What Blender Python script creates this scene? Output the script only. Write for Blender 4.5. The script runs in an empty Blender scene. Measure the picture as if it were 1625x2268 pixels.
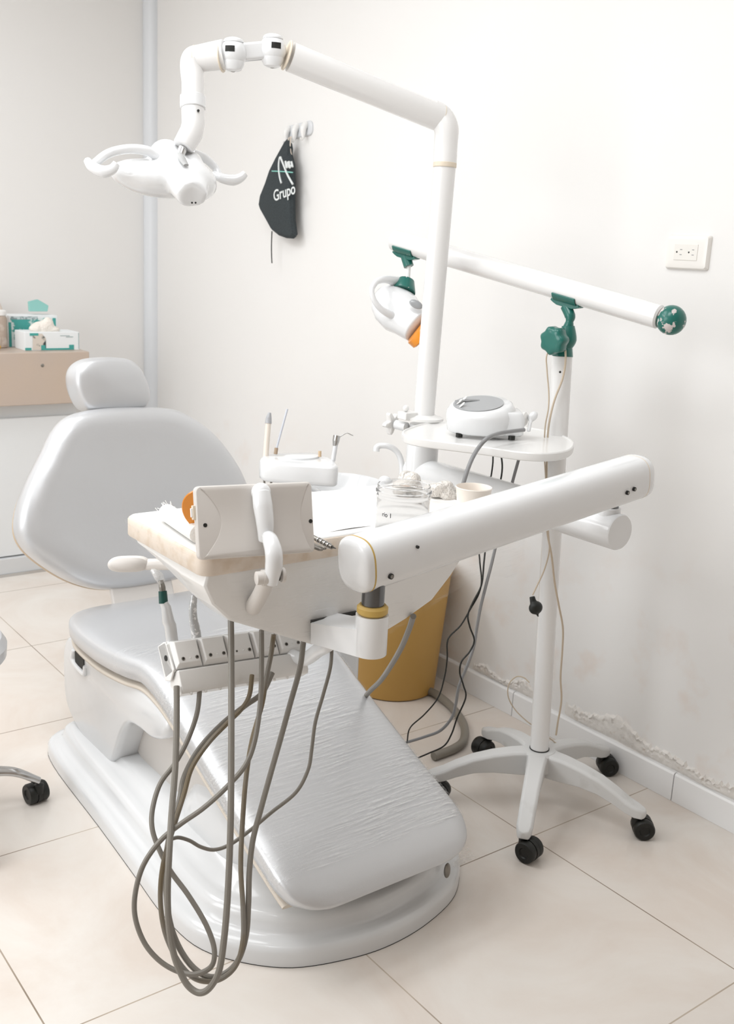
import bpy, bmesh, math, random
import numpy as np
from mathutils import Vector, Matrix
random.seed(7)
C = bpy.context.scene.collection
PI = math.pi
# ---------------------------------------------------------------- camera
FPX, PT, RO, YA, HC = 2292.0, .246, .0503, .6555, 1.374     # measured from the floor tiles
def _axes():
    cp, sp, cr, sr = math.cos(PT), math.sin(PT), math.cos(RO), math.sin(RO)
    R = np.array([[cr, -sr, 0], [sr, cr, 0], [0, 0, 1]])
    down = R @ np.array([0, cp, sp]); fwd = R @ np.array([0, -sp, cp]); right = R @ np.array([1, 0, 0])
    return np.array([math.sin(YA)*fwd+math.cos(YA)*right, math.cos(YA)*fwd-math.sin(YA)*right, -down])
MX = _axes()
def ray(x, y): return MX @ np.array([(x-812.5)/FPX, (y-1134)/FPX, 1.])
def at(x, y, d): return Vector(np.array([0, 0, HC]) + ray(x, y)*d)          # a measured point: image direction and distance
def onz(x, y, z=0): r = ray(x, y); return Vector(np.array([0, 0, HC]) + r*(z-HC)/r[2])
def onx(x, y, X): r = ray(x, y); return Vector(np.array([0, 0, HC]) + r*X/r[0])
def ony(x, y, Y): r = ray(x, y); return Vector(np.array([0, 0, HC]) + r*Y/r[1])
cd = bpy.data.cameras.new('camera'); cam = bpy.data.objects.new('camera', cd); C.objects.link(cam)
cd.sensor_fit = 'VERTICAL'; cd.sensor_height = 36; cd.sensor_width = 36*1625/2268; cd.lens = 36*FPX/2268
rot = Matrix(((MX[0][0], -MX[0][1], -MX[0][2]), (MX[1][0], -MX[1][1], -MX[1][2]), (MX[2][0], -MX[2][1], -MX[2][2])))
cam.matrix_world = Matrix.Translation((0, 0, HC)) @ rot.to_4x4()
cd.dof.use_dof = True; cd.dof.focus_distance = 1.95; cd.dof.aperture_fstop = 9
bpy.context.scene.camera = cam
# ---------------------------------------------------------------- light and exposure
V = bpy.context.scene.view_settings
V.view_transform = 'Standard'; V.look = 'None'; V.gamma = 1; V.use_curve_mapping = False; V.exposure = 0.34
w = bpy.data.worlds.new('world'); bpy.context.scene.world = w; w.use_nodes = True
w.node_tree.nodes['Background'].inputs[0].default_value = (1, .98, .95, 1); w.node_tree.nodes['Background'].inputs[1].default_value = .3
def area(name, loc, sx, sy, power, col=(.955, .98, 1), look=None):
    l = bpy.data.lights.new(name, 'AREA'); l.shape = 'RECTANGLE'; l.size = sx; l.size_y = sy; l.energy = power; l.color = col
    o = bpy.data.objects.new(name, l); C.objects.link(o); o.location = loc
    if look: o.rotation_euler = (Vector(look)-Vector(loc)).to_track_quat('-Z', 'Y').to_euler()
    return o
area('ceiling_lamp_light', (.45, 2.4, 2.70), 1.6, .8, 14)
area('ceiling_lamp_light', (-.2, 3.4, 2.70), 1.6, .6, 23)
area('ceiling_lamp_light', (.55, 1.15, 2.70), 1.2, .6, 14)
area('added_side_fill', (-1.54, 1.9, 1.35), 1.5, 2.2, 34, (.95, .98, 1), look=(2.2, 1.3, .5))  # added out-of-view fill from the left, evens the light on the right wall
# ---------------------------------------------------------------- materials
def lin(h):
    h = h.lstrip('#'); v = [int(h[i:i+2], 16)/255 for i in (0, 2, 4)]
    return tuple((c/12.92 if c <= .04045 else ((c+.055)/1.055)**2.4) for c in v) + (1,)
MATS = {}
def mat(name, col, rough=.4, metal=0, coat=0, bump=None, noise=None, trans=0, ior=1.45, sheen=0):
    if name in MATS: return MATS[name]
    m = bpy.data.materials.new(name); m.use_nodes = True; nt = m.node_tree; b = nt.nodes['Principled BSDF']
    b.inputs['Base Color'].default_value = lin(col); b.inputs['Roughness'].default_value = rough
    b.inputs['Metallic'].default_value = metal; b.inputs['Coat Weight'].default_value = coat
    b.inputs['Coat Roughness'].default_value = .08
    b.inputs['Transmission Weight'].default_value = trans; b.inputs['IOR'].default_value = ior
    if sheen: b.inputs['Sheen Weight'].default_value = sheen
    tc = nt.nodes.new('ShaderNodeTexCoord')
    if noise:                                   # (scale, second colour, low, high) blotches of another colour
        n = nt.nodes.new('ShaderNodeTexNoise'); n.inputs['Scale'].default_value = noise[0]; n.inputs['Detail'].default_value = 6
        nt.links.new(tc.outputs['Object'], n.inputs['Vector'])
        r = nt.nodes.new('ShaderNodeMapRange'); r.inputs[1].default_value = noise[2]; r.inputs[2].default_value = noise[3]
        nt.links.new(n.outputs['Fac'], r.inputs[0])
        mx = nt.nodes.new('ShaderNodeMix'); mx.data_type = 'RGBA'
        mx.inputs[6].default_value = lin(col); mx.inputs[7].default_value = lin(noise[1])
        nt.links.new(r.outputs[0], mx.inputs[0]); nt.links.new(mx.outputs[2], b.inputs['Base Color'])
    if bump:                                    # (scale, strength, distance)
        n = nt.nodes.new('ShaderNodeTexNoise'); n.inputs['Scale'].default_value = bump[0]; n.inputs['Detail'].default_value = 4
        nt.links.new(tc.outputs['Object'], n.inputs['Vector'])
        bp = nt.nodes.new('ShaderNodeBump'); bp.inputs['Strength'].default_value = bump[1]; bp.inputs['Distance'].default_value = bump[2]
        nt.links.new(n.outputs['Fac'], bp.inputs['Height']); nt.links.new(bp.outputs[0], b.inputs['Normal'])
    MATS[name] = m; return m
M_white = mat('white_plastic', '#efeeec', .28, coat=.3)
M_gloss = mat('glossy_white_shell', '#ecedee', .18, coat=.5)
M_shell = mat('chair_shell_plastic', '#dfe0e1', .2, coat=.5)
M_tube = mat('white_painted_tube', '#efeeed', .25, coat=.3)
M_grey = mat('light_grey_plastic', '#d9d4cf', .4)
M_star = mat('pale_grey_scuffed_plastic', '#dcdcdb', .45, noise=(9, '#b9b6b0', .6, .8))
M_yel = mat('yellowed_ring', '#c9a85c', .45)
M_cream = mat('cream_ring', '#e6d9c6', .45)
M_chrome = mat('chrome', '#c9c9c9', .12, metal=1)
M_dkchrome = mat('dark_chrome', '#6f7071', .2, metal=1)
M_black = mat('black_rubber', '#161714', .45)
M_dark = mat('dark_hole', '#20201e', .6)
M_teal = mat('teal_green_paint', '#1f6a60', .3, coat=.3)
M_orange = mat('orange_filter', '#e08a16', .2, coat=.4)
M_hose = mat('grey_hose', '#7f7a72', .4)
M_hose2 = mat('olive_grey_hose', '#776a54', .4, noise=(8, '#7f7a72', .4, .6))
M_cordg = mat('grey_cord', '#8f8f90', .4)
M_cordb = mat('beige_cord', '#c9b9a4', .5)
M_mustard = mat('mustard_plastic', '#cda25a', .45, noise=(3, '#c99e56', .4, .6))
M_gauze = mat('white_gauze', '#f4f1ec', .9, bump=(260, .8, .002))
M_paper = mat('white_paper', '#f7f5f2', .8, bump=(60, .3, .002))
M_count = mat('taupe_counter', '#bfb0a5', .4, noise=(4, '#c4b2a2', .4, .7))
M_cab = mat('cabinet_white', '#e6e8e9', .35)
M_box = mat('box_card', '#eceff0', .6)
M_boxt = mat('box_teal', '#4aa39c', .6)
M_boxl = mat('packet_teal', '#8cc2bb', .5)
M_bag = mat('black_fabric', '#3b4245', .85, noise=(260, '#33383a', .4, .6))
M_print = mat('white_print', '#e4e8e8', .7)
M_printt = mat('turquoise_print', '#8fd0c4', .7)
M_screw = mat('screw_metal', '#8b8781', .35, metal=.8)
M_pan = mat('tan_edge', '#cbb79e', .5)
M_band = mat('tray_edge_beige', '#e3d6c8', .4, noise=(40, '#d8c7b4', .45, .65))
M_display = mat('grey_display', '#a4a6a8', .2, coat=.5)
M_dress = mat('plaster_rough', '#eae6e1', .9, bump=(60, .6, .004), noise=(45, '#d6cbc0', .6, .75))
def vinyl():
    m = bpy.data.materials.new('silver_vinyl'); m.use_nodes = True; nt = m.node_tree; b = nt.nodes['Principled BSDF']
    b.inputs['Base Color'].default_value = lin('#d0d1d3'); b.inputs['Metallic'].default_value = .45
    b.inputs['Roughness'].default_value = .36; b.inputs['Coat Weight'].default_value = .35; b.inputs['Coat Roughness'].default_value = .12
    tc = nt.nodes.new('ShaderNodeTexCoord')
    v = nt.nodes.new('ShaderNodeTexVoronoi'); v.inputs['Scale'].default_value = 420; v.feature = 'DISTANCE_TO_EDGE'
    n = nt.nodes.new('ShaderNodeTexNoise'); n.inputs['Scale'].default_value = 14; n.inputs['Detail'].default_value = 3
    nt.links.new(tc.outputs['Object'], v.inputs['Vector']); nt.links.new(tc.outputs['Object'], n.inputs['Vector'])
    b1 = nt.nodes.new('ShaderNodeBump'); b1.inputs['Strength'].default_value = .25; b1.inputs['Distance'].default_value = .0006
    b2 = nt.nodes.new('ShaderNodeBump'); b2.inputs['Strength'].default_value = .25; b2.inputs['Distance'].default_value = .004
    nt.links.new(v.outputs['Distance'], b1.inputs['Height']); nt.links.new(n.outputs['Fac'], b2.inputs['Height'])
    nt.links.new(b2.outputs[0], b1.inputs['Normal']); nt.links.new(b1.outputs[0], b.inputs['Normal'])
    return m
M_vinyl = vinyl()
def film(name, vec_scale, lo, hi, base=.05, top=.75, rough=.12, rot=(0, 0, 0), bd=.0015):
    # clear stretched film: mostly see-through, with glossy creases drawn out along one direction
    m = bpy.data.materials.new(name); m.use_nodes = True; nt = m.node_tree; nt.nodes.clear()
    out = nt.nodes.new('ShaderNodeOutputMaterial'); tr = nt.nodes.new('ShaderNodeBsdfTransparent'); p = nt.nodes.new('ShaderNodeBsdfPrincipled')
    p.inputs['Base Color'].default_value = (.93, .93, .92, 1); p.inputs['Roughness'].default_value = rough; p.inputs['Metallic'].default_value = .25
    tc = nt.nodes.new('ShaderNodeTexCoord'); mp = nt.nodes.new('ShaderNodeMapping'); mp.inputs['Scale'].default_value = vec_scale; mp.inputs['Rotation'].default_value = rot
    n = nt.nodes.new('ShaderNodeTexNoise'); n.inputs['Scale'].default_value = 1; n.inputs['Detail'].default_value = 5; n.inputs['Roughness'].default_value = .6; n.inputs['Distortion'].default_value = .4
    nt.links.new(tc.outputs['Object'], mp.inputs[0]); nt.links.new(mp.outputs[0], n.inputs['Vector'])
    r = nt.nodes.new('ShaderNodeMapRange'); r.inputs[1].default_value = lo; r.inputs[2].default_value = hi; r.inputs[3].default_value = base; r.inputs[4].default_value = top
    nt.links.new(n.outputs['Fac'], r.inputs[0])
    bp = nt.nodes.new('ShaderNodeBump'); bp.inputs['Strength'].default_value = .6; bp.inputs['Distance'].default_value = bd
    nt.links.new(n.outputs['Fac'], bp.inputs['Height']); nt.links.new(bp.outputs[0], p.inputs['Normal'])
    mix = nt.nodes.new('ShaderNodeMixShader')
    n2 = nt.nodes.new('ShaderNodeTexNoise'); n2.inputs['Scale'].default_value = 7; n2.inputs['Detail'].default_value = 2; nt.links.new(tc.outputs['Object'], n2.inputs['Vector'])
    r2 = nt.nodes.new('ShaderNodeMapRange'); r2.inputs[1].default_value = .38; r2.inputs[2].default_value = .62; r2.inputs[3].default_value = .15; nt.links.new(n2.outputs['Fac'], r2.inputs[0])
    mm = nt.nodes.new('ShaderNodeMath'); mm.operation = 'MULTIPLY'; nt.links.new(r.outputs[0], mm.inputs[0]); nt.links.new(r2.outputs[0], mm.inputs[1])
    nt.links.new(mm.outputs[0], mix.inputs[0]); nt.links.new(tr.outputs[0], mix.inputs[1]); nt.links.new(p.outputs[0], mix.inputs[2]); nt.links.new(mix.outputs[0], out.inputs[0])
    return m
M_film = film('stretch_film', (13, 380, 250), .48, .70, base=.0, top=.75, rot=(0, 0, .16), bd=.0016)
M_filmv = film('stretch_film_hanging', (14, 14, 300), .55, .8, base=.06, top=.45, rot=(0, .75, .3))
M_tuft = film('bunched_film', (60, 60, 120), .35, .7, base=.3, top=.8)
M_clear = mat('clear_jar_plastic', '#f4f4f4', .08, trans=.93, ior=1.18)
# ---------------------------------------------------------------- mesh helpers
def tag(o, label=None, cat=None, group=None, kind=None):
    for k, v in (('label', label), ('category', cat), ('group', group), ('kind', kind)):
        if v: o[k] = v
    return o
def thing(name, loc, label, cat, group=None):
    o = bpy.data.objects.new(name, None); C.objects.link(o); o.location = Vector(loc); o.empty_display_size = .05
    return tag(o, label, cat, group)
class MB:
    """collects faces of one mesh, in world metres"""
    def __init__(s): s.v = []; s.f = []
    def add(s, vs, fs):
        k = len(s.v); s.v += [Vector(v) for v in vs]; s.f += [tuple(i+k for i in f) for f in fs]; return s
    def box(s, a, b):
        (x0, y0, z0), (x1, y1, z1) = a, b
        return s.add([(x0, y0, z0), (x1, y0, z0), (x1, y1, z0), (x0, y1, z0), (x0, y0, z1), (x1, y0, z1), (x1, y1, z1), (x0, y1, z1)],
                     [(0, 3, 2, 1), (4, 5, 6, 7), (0, 1, 5, 4), (1, 2, 6, 5), (2, 3, 7, 6), (3, 0, 4, 7)])
    def fbox(s, o, X, Y, Z):       # box from a corner and three edge vectors
        o, X, Y, Z = Vector(o), Vector(X), Vector(Y), Vector(Z)
        return s.add([o, o+X, o+X+Y, o+Y, o+Z, o+X+Z, o+X+Y+Z, o+Y+Z],
                     [(0, 3, 2, 1), (4, 5, 6, 7), (0, 1, 5, 4), (1, 2, 6, 5), (2, 3, 7, 6), (3, 0, 4, 7)])
    def rings(s, rings, caps=True, closed=False):
        n = len(rings[0]); vs = [p for r in rings for p in r]; fs = []
        m = len(rings)
        for i in range(m if closed else m-1):
            a, b = i*n, ((i+1) % m)*n
            for j in range(n): fs.append((a+j, a+(j+1) % n, b+(j+1) % n, b+j))
        if caps and not closed: fs.append(tuple(range(n-1, -1, -1))); fs.append(tuple((m-1)*n+j for j in range(n)))
        return s.add(vs, fs)
    def tube(s, pts, r, seg=12, smooth=True, caps=True, flat=None):
        pts = [Vector(p) for p in pts]
        rr = r if isinstance(r, (list, tuple)) else [r]*len(pts)
        if smooth and len(pts) > 2: pts, rr = spline(pts, rr)
        t0 = (pts[1]-pts[0]).normalized(); up = Vector((0, 0, 1)) if abs(t0.z) < .9 else Vector((1, 0, 0))
        u = t0.cross(up).normalized(); R = []
        for i, p in enumerate(pts):
            t = (pts[min(i+1, len(pts)-1)]-pts[max(i-1, 0)]).normalized()
            u = (u-t*u.dot(t)).normalized(); v = t.cross(u)
            a, b = (rr[i], rr[i]*(flat or 1))
            R.append([p+u*math.cos(2*PI*k/seg)*a+v*math.sin(2*PI*k/seg)*b for k in range(seg)])
        return s.rings(R, caps)
    def lathe(s, o, axis, prof, seg=32, caps=True):       # prof: (radius, distance along the axis)
        o = Vector(o); ax = Vector(axis).normalized(); u = ax.orthogonal().normalized(); v = ax.cross(u)
        return s.rings([[o+ax*d+(u*math.cos(2*PI*k/seg)+v*math.sin(2*PI*k/seg))*max(r, .0001) for k in range(seg)] for r, d in prof], caps)
    def ell(s, c, ra, rb, rc, X=(1, 0, 0), Y=(0, 1, 0), Z=(0, 0, 1), n=24, m=14):
        c, X, Y, Z = Vector(c), Vector(X).normalized(), Vector(Y).normalized(), Vector(Z).normalized()
        R = []
        for i in range(m+1):
            a = -PI/2+PI*i/m; ca = max(math.cos(a), .004)
            R.append([c+X*ra*ca*math.cos(2*PI*k/n)+Y*rb*ca*math.sin(2*PI*k/n)+Z*rc*math.sin(a) for k in range(n)])
        return s.rings(R)
    def prism(s, pts, d):          # polygon pts extruded by vector d
        pts = [Vector(p) for p in pts]; return s.rings([pts, [p+Vector(d) for p in pts]])
    def build(s, name, m, parent=None, bevel=0, seg=3, angle=35, sub=0, remesh=0, smooth=0, solid=0):
        me = bpy.data.meshes.new(name); off = Vector(parent_loc(parent)) if parent else Vector((0, 0, 0))
        me.from_pydata([tuple(v-off) for v in s.v], [], s.f)
        bm = bmesh.new(); bm.from_mesh(me); bmesh.ops.recalc_face_normals(bm, faces=bm.faces); bm.to_mesh(me); bm.free()
        for ps in me.polygons: ps.use_smooth = True
        me.materials.append(m)
        o = bpy.data.objects.new(name, me); C.objects.link(o)
        if parent: o.parent = parent
        if bevel:
            b = o.modifiers.new('bevel', 'BEVEL'); b.width = bevel; b.segments = seg; b.limit_method = 'ANGLE'; b.angle_limit = math.radians(35); b.harden_normals = True
        if remesh:
            r = o.modifiers.new('remesh', 'REMESH'); r.mode = 'VOXEL'; r.voxel_size = remesh; r.use_smooth_shade = True
            q = o.modifiers.new('smooth', 'SMOOTH'); q.iterations = smooth or 8; q.factor = .6
        elif sub:
            q = o.modifiers.new('sub', 'SUBSURF'); q.levels = sub; q.render_levels = sub
        else: me.set_sharp_from_angle(angle=math.radians(angle))
        if solid: q = o.modifiers.new('solid', 'SOLIDIFY'); q.thickness = solid; q.offset = 0
        return o
def parent_loc(p):
    v = Vector((0, 0, 0))
    while p: v += p.location; p = p.parent
    return v
def spline(pts, rr, k=8):
    P = [pts[0]*2-pts[1]]+pts+[pts[-1]*2-pts[-2]]; R = [rr[0]]+list(rr)+[rr[-1]]; o = []; q = []
    for i in range(1, len(P)-2):
        a, b, c, d = P[i-1], P[i], P[i+1], P[i+2]
        for j in range(k):
            t = j/k; o.append(.5*((2*b)+(c-a)*t+(2*a-5*b+4*c-d)*t*t+(3*b-a-3*c+d)*t**3)); q.append(R[i]*(1-t)+R[i+1]*t)
    o.append(pts[-1]); q.append(rr[-1]); return o, q
def rrect(x0, y0, x1, y1, r, n=6):
    o = []
    for cx, cy, a in ((x1-r, y0+r, -90), (x1-r, y1-r, 0), (x0+r, y1-r, 90), (x0+r, y0+r, 180)):
        for k in range(n+1): t = math.radians(a+90*k/n); o.append((cx+r*math.cos(t), cy+r*math.sin(t)))
    return o
def smooth2(pts, k=6):
    n = len(pts); o = []
    for i in range(n):
        a, b, c, d = [Vector(pts[(i+j) % n]) for j in (-1, 0, 1, 2)]
        for j in range(k):
            t = j/k; o.append(.5*((2*b)+(c-a)*t+(2*a-5*b+4*c-d)*t*t+(3*b-a-3*c+d)*t**3))
    return [(p[0], p[1]) for p in o]
def inset(pts, d):
    n = len(pts); ar = sum(pts[i][0]*pts[(i+1) % n][1]-pts[(i+1) % n][0]*pts[i][1] for i in range(n)); s = 1 if ar > 0 else -1; o = []
    for i in range(n):
        a, b = Vector(pts[i-1]), Vector(pts[(i+1) % n]); t = (b-a); l = t.length or 1; t /= l
        o.append((pts[i][0]-t[1]*d*s, pts[i][1]+t[0]*d*s))
    return o
def part(name, m, parent, fn, **k): mb = MB(); fn(mb); return mb.build(name, m, parent, **k)
def cyl(name, m, parent, a, b, r, seg=28, bevel=0, **k):
    a, b = Vector(a), Vector(b); L = (b-a).length; e = min(bevel, L/3, r/2)
    pr = [(r-e, 0), (r, e), (r, L-e), (r-e, L)] if e else [(r, 0), (r, L)]
    return MB().lathe(a, b-a, pr, seg).build(name, m, parent, **k)
def hose(name, m, parent, path, r, seg=10):
    return MB().tube([at(*p) for p in path], r, seg).build(name, m, parent)
def dpath(pix, ds):     # pixel path with distances given at its start, middle, end (any count, spread evenly along the path)
    L = [0]
    for a, b in zip(pix, pix[1:]): L.append(L[-1]+math.hypot(a[0]-b[0], a[1]-b[1]))
    o = []
    for (x, y), l in zip(pix, L):
        t = l/L[-1]*(len(ds)-1); i = min(int(t), len(ds)-2); o.append((x, y, ds[i]*(1-(t-i))+ds[i+1]*(t-i)))
    return o

# ================================================================ ROOM
WX, CY = 2.2, 4.62
XL, YF, ZC = -1.6, -1.0, 2.75
def floor_mat():
    m = bpy.data.materials.new('floor_tiles'); m.use_nodes = True; nt = m.node_tree; b = nt.nodes['Principled BSDF']; N = nt.nodes; Lk = nt.links.new
    geo = N.new('ShaderNodeNewGeometry'); sp = N.new('ShaderNodeSeparateXYZ'); Lk(geo.outputs['Position'], sp.inputs[0])
    def ma(op, a, bb):
        n = N.new('ShaderNodeMath'); n.operation = op
        for i, v in ((0, a), (1, bb)):
            if isinstance(v, (int, float)): n.inputs[i].default_value = v
            elif v is not None: Lk(v, n.inputs[i])
        return n.outputs[0]
    g = []
    for ax, off in (('X', .5366), ('Y', .9370)):
        t = ma('FRACT', ma('DIVIDE', ma('ADD', sp.outputs[ax], -off+6), .6), None)
        g.append(ma('MINIMUM', t, ma('SUBTRACT', 1, t)))
    d = ma('MINIMUM', g[0], g[1]); line = ma('LESS_THAN', d, .0026)
    n1 = N.new('ShaderNodeTexNoise'); n1.inputs['Scale'].default_value = 2.2; n1.inputs['Detail'].default_value = 7; n1.inputs['Roughness'].default_value = .62; n1.inputs['Distortion'].default_value = 1.2
    Lk(geo.outputs['Position'], n1.inputs['Vector'])
    mx = N.new('ShaderNodeMix'); mx.data_type = 'RGBA'; mx.inputs[6].default_value = lin('#ded3c9'); mx.inputs[7].default_value = lin('#e6e0d9')
    mr = N.new('ShaderNodeMapRange'); mr.inputs[1].default_value = .35; mr.inputs[2].default_value = .65; Lk(n1.outputs['Fac'], mr.inputs[0]); Lk(mr.outputs[0], mx.inputs[0])
    n2 = N.new('ShaderNodeTexNoise'); n2.inputs['Scale'].default_value = 3; Lk(geo.outputs['Position'], n2.inputs['Vector'])
    gm = N.new('ShaderNodeMix'); gm.data_type = 'RGBA'; gm.inputs[6].default_value = lin('#8f8070'); gm.inputs[7].default_value = lin('#bfb1a1')
    m2 = N.new('ShaderNodeMapRange'); m2.inputs[1].default_value = .4; m2.inputs[2].default_value = .62; Lk(n2.outputs['Fac'], m2.inputs[0]); Lk(m2.outputs[0], gm.inputs[0])
    fm = N.new('ShaderNodeMix'); fm.data_type = 'RGBA'; Lk(line, fm.inputs[0]); Lk(mx.outputs[2], fm.inputs[6]); Lk(gm.outputs[2], fm.inputs[7]); Lk(fm.outputs[2], b.inputs['Base Color'])
    b.inputs['Roughness'].default_value = .22; b.inputs['Specular IOR Level'].default_value = .5
    bp = N.new('ShaderNodeBump'); bp.inputs['Strength'].default_value = .04; bp.inputs['Distance'].default_value = .01; Lk(n1.outputs['Fac'], bp.inputs['Height']); Lk(bp.outputs[0], b.inputs['Normal'])
    return m
def wall_mat(name, col, peel=False):
    m = bpy.data.materials.new(name); m.use_nodes = True; nt = m.node_tree; b = nt.nodes['Principled BSDF']; N = nt.nodes; Lk = nt.links.new
    b.inputs['Roughness'].default_value = .65
    geo = N.new('ShaderNodeNewGeometry')
    n = N.new('ShaderNodeTexNoise'); n.inputs['Scale'].default_value = 1.4; n.inputs['Detail'].default_value = 4; Lk(geo.outputs['Position'], n.inputs['Vector'])
    mx = N.new('ShaderNodeMix'); mx.data_type = 'RGBA'; mx.inputs[6].default_value = lin(col); mx.inputs[7].default_value = lin('#eeece9'); Lk(n.outputs['Fac'], mx.inputs[0])
    last = mx.outputs[2]
    if peel:     # pinkish damp stain low on the wall
        n2 = N.new('ShaderNodeTexNoise'); n2.inputs['Scale'].default_value = 9; n2.inputs['Detail'].default_value = 8; Lk(geo.outputs['Position'], n2.inputs['Vector'])
        sp = N.new('ShaderNodeSeparateXYZ'); Lk(geo.outputs['Position'], sp.inputs[0])
        hz = N.new('ShaderNodeMapRange'); hz.inputs[1].default_value = .75; hz.inputs[2].default_value = .35; Lk(sp.outputs['Z'], hz.inputs[0])
        st = N.new('ShaderNodeMapRange'); st.inputs[1].default_value = .52; st.inputs[2].default_value = .68; st.inputs[4].default_value = .35; Lk(n2.outputs['Fac'], st.inputs[0])
        mu = N.new('ShaderNodeMath'); mu.operation = 'MULTIPLY'; Lk(hz.outputs[0], mu.inputs[0]); Lk(st.outputs[0], mu.inputs[1])
        m3 = N.new('ShaderNodeMix'); m3.data_type = 'RGBA'; m3.inputs[7].default_value = lin('#e6d2c3'); Lk(mu.outputs[0], m3.inputs[0]); Lk(last, m3.inputs[6]); last = m3.outputs[2]
    Lk(last, b.inputs['Base Color'])
    bp = N.new('ShaderNodeBump'); bp.inputs['Strength'].default_value = .08; bp.inputs['Distance'].default_value = .01; Lk(n.outputs['Fac'], bp.inputs['Height']); Lk(bp.outputs[0], b.inputs['Normal'])
    return m
M_wall = wall_mat('wall_paint', '#f0efee'); M_wallr = wall_mat('wall_paint_damp', '#f0efee', True)
def slab(name, m, a, b): o = MB().box(a, b).build(name, m); tag(o, kind='structure'); return o
slab('floor', floor_mat(), (XL-.1, YF-.1, -.1), (WX+.1, CY+.1, 0))
slab('ceiling', M_wall, (XL-.1, YF-.1, ZC), (WX+.1, CY+.1, ZC+.1))
slab('wall_right', M_wallr, (WX, YF-.1, 0), (WX+.1, CY+.1, ZC))
slab('wall_back', M_wall, (XL-.1, CY, 0), (WX, CY+.1, ZC))
slab('wall_left', M_wall, (XL-.1, YF, 0), (XL, CY, ZC))
slab('wall_front', mat('wall_front_brown', '#b0a499', .6), (XL-.1, YF-.1, 0), (WX, YF, ZC))
M_addframe = mat('added_frame_white', '#eef0f0', .4)
wf = MB(); wf.box((XL, .75, .65), (XL+.05, .80, 2.25)); wf.box((XL, 3.0, .65), (XL+.05, 3.05, 2.25)); wf.box((XL, .80, .65), (XL+.05, 3.0, .70)); wf.box((XL, .80, 2.20), (XL+.05, 3.0, 2.25))
tag(wf.build('added_frame_1', M_addframe), kind='structure')  # invented unseen frame, added only to go with the side fill light
M_base = mat('baseboard_white', '#f6f6f6', .3)
y = CY
b = MB()
ys = [YF, 1.0, 1.46, 2.06, 2.66, 3.26, 3.86, CY]
for a_, b_ in zip(ys, ys[1:]):
    b.prism([(WX-.012, a_+.0012, 0), (WX+.001, a_+.0012, 0), (WX+.001, a_+.0012, .08), (WX-.008, a_+.0012, .08), (WX-.012, a_+.0012, .075)], (0, b_-a_-.0024, 0))
bo = b.build('baseboard_right', M_base, bevel=.001); tag(bo, kind='structure')
M_trim = mat('corner_trim_paint', '#e2e5e9', .35)
t = MB(); t.tube([(WX-.004, CY-.020, 0), (WX-.004, CY-.020, ZC)], .042, 24, smooth=False); tag(t.build('trim_1', M_trim), kind='structure')
# broken plaster above the baseboard: a ragged raised edge with chips, part of the wall
def plaster(name, y0, y1, zf):
    mb = MB(); n = int(abs(y1-y0)/.006); rows = 9; vs = []; fs = []
    for i in range(n+1):
        yy = y0+(y1-y0)*i/n; zt = zf(yy)+random.uniform(-.006, .006)
        for j in range(rows+1):
            q = j/rows; z = .081+(zt-.081)*q
            e = min(i, n-i, 6)/6
            d = (.001+.007*math.sin(PI*q)**.7*random.uniform(.3, 1)+(.006*random.random() if j >= rows-2 else 0))*e if 0 < j < rows else 0
            vs.append((WX+.001-d-.001*(0 < j < rows), yy, z))
    for i in range(n):
        for j in range(rows): a = i*(rows+1)+j; fs.append((a, a+1, a+rows+2, a+rows+1))
    mb.add(vs, fs); o = mb.build(name, M_dress); tag(o, kind='structure')
plaster('trim_2', 1.25, 1.86, lambda y: .115+.035*max(0, 1-abs(y-1.68)/.2)+.008*math.sin(y*31))
plaster('trim_3', 1.98, 2.26, lambda y: .10+.03*max(0, 1-abs(y-2.03)/.08)+.02*max(0, 1-abs(y-2.2)/.06))

# ================================================================ CABINET, COUNTER AND WHAT STANDS ON IT
CF = 4.095
cb = thing('base_cabinet', (1.2, 4.3, 0), 'long white base cabinet with a dark recess under the counter, against the back wall', 'cabinet')
part('body', M_cab, cb, lambda m: m.box((XL+.4, CF+.07, .02), (1.64, CY-.003, .71)), bevel=.003)
part('toe_kick', mat('toe_kick_grey', '#d5d6d7', .3), cb, lambda m: m.box((XL+.4, CF+.03, 0), (1.65, CY-.003, .075)), bevel=.002)
part('floor_strip', M_chrome, cb, lambda m: m.box((XL+.4, CF+.022, 0), (1.65, CF+.03, .012)))
for x0, x1 in ((.05, .84), (.845, 1.64)):
    d = part('door', M_cab, cb, lambda m: m.box((x0, CF+.05, .08), (x1, CF+.069, .655)), bevel=.003)
ct = thing('countertop', (1.2, 4.3, .71), 'thick taupe counter with a deep apron on top of the white base cabinet', 'countertop')
part('apron', M_count, ct, lambda m: m.box((XL+.4, CF, .712), (1.672, CY-.003, .922)), bevel=.004)
part('screw', M_screw, ct, lambda m: m.lathe((1.475, CF+.002, .87), (0, -1, 0), [(.007, 0), (.007, .003), (.004, .005)], 16))
ZT = .922
gx = thing('glove_box', (1.5, 4.25, ZT), 'white and teal box of gloves lying in front, right end of the counter', 'box')
def gp(x, y): return ony(x, y, 4.16)
part('carton', M_box, gx, lambda m: m.box((1.43, 4.16, ZT), (1.655, 4.28, ZT+.074)), bevel=.002)
part('teal_band', M_boxt, gx, lambda m: (m.box((1.495, 4.1585, ZT+.002), (1.63, 4.16, ZT+.009)), m.box((1.495, 4.1583, ZT+.002), (1.512, 4.16, ZT+.022)), m.box((1.612, 4.1583, ZT+.002), (1.632, 4.16, ZT+.022)), m.box((1.43, 4.1585, ZT+.002), (1.455, 4.16, ZT+.012)), m.box((1.45, 4.1583, ZT+.06), (1.485, 4.16, ZT+.07))))
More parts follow.
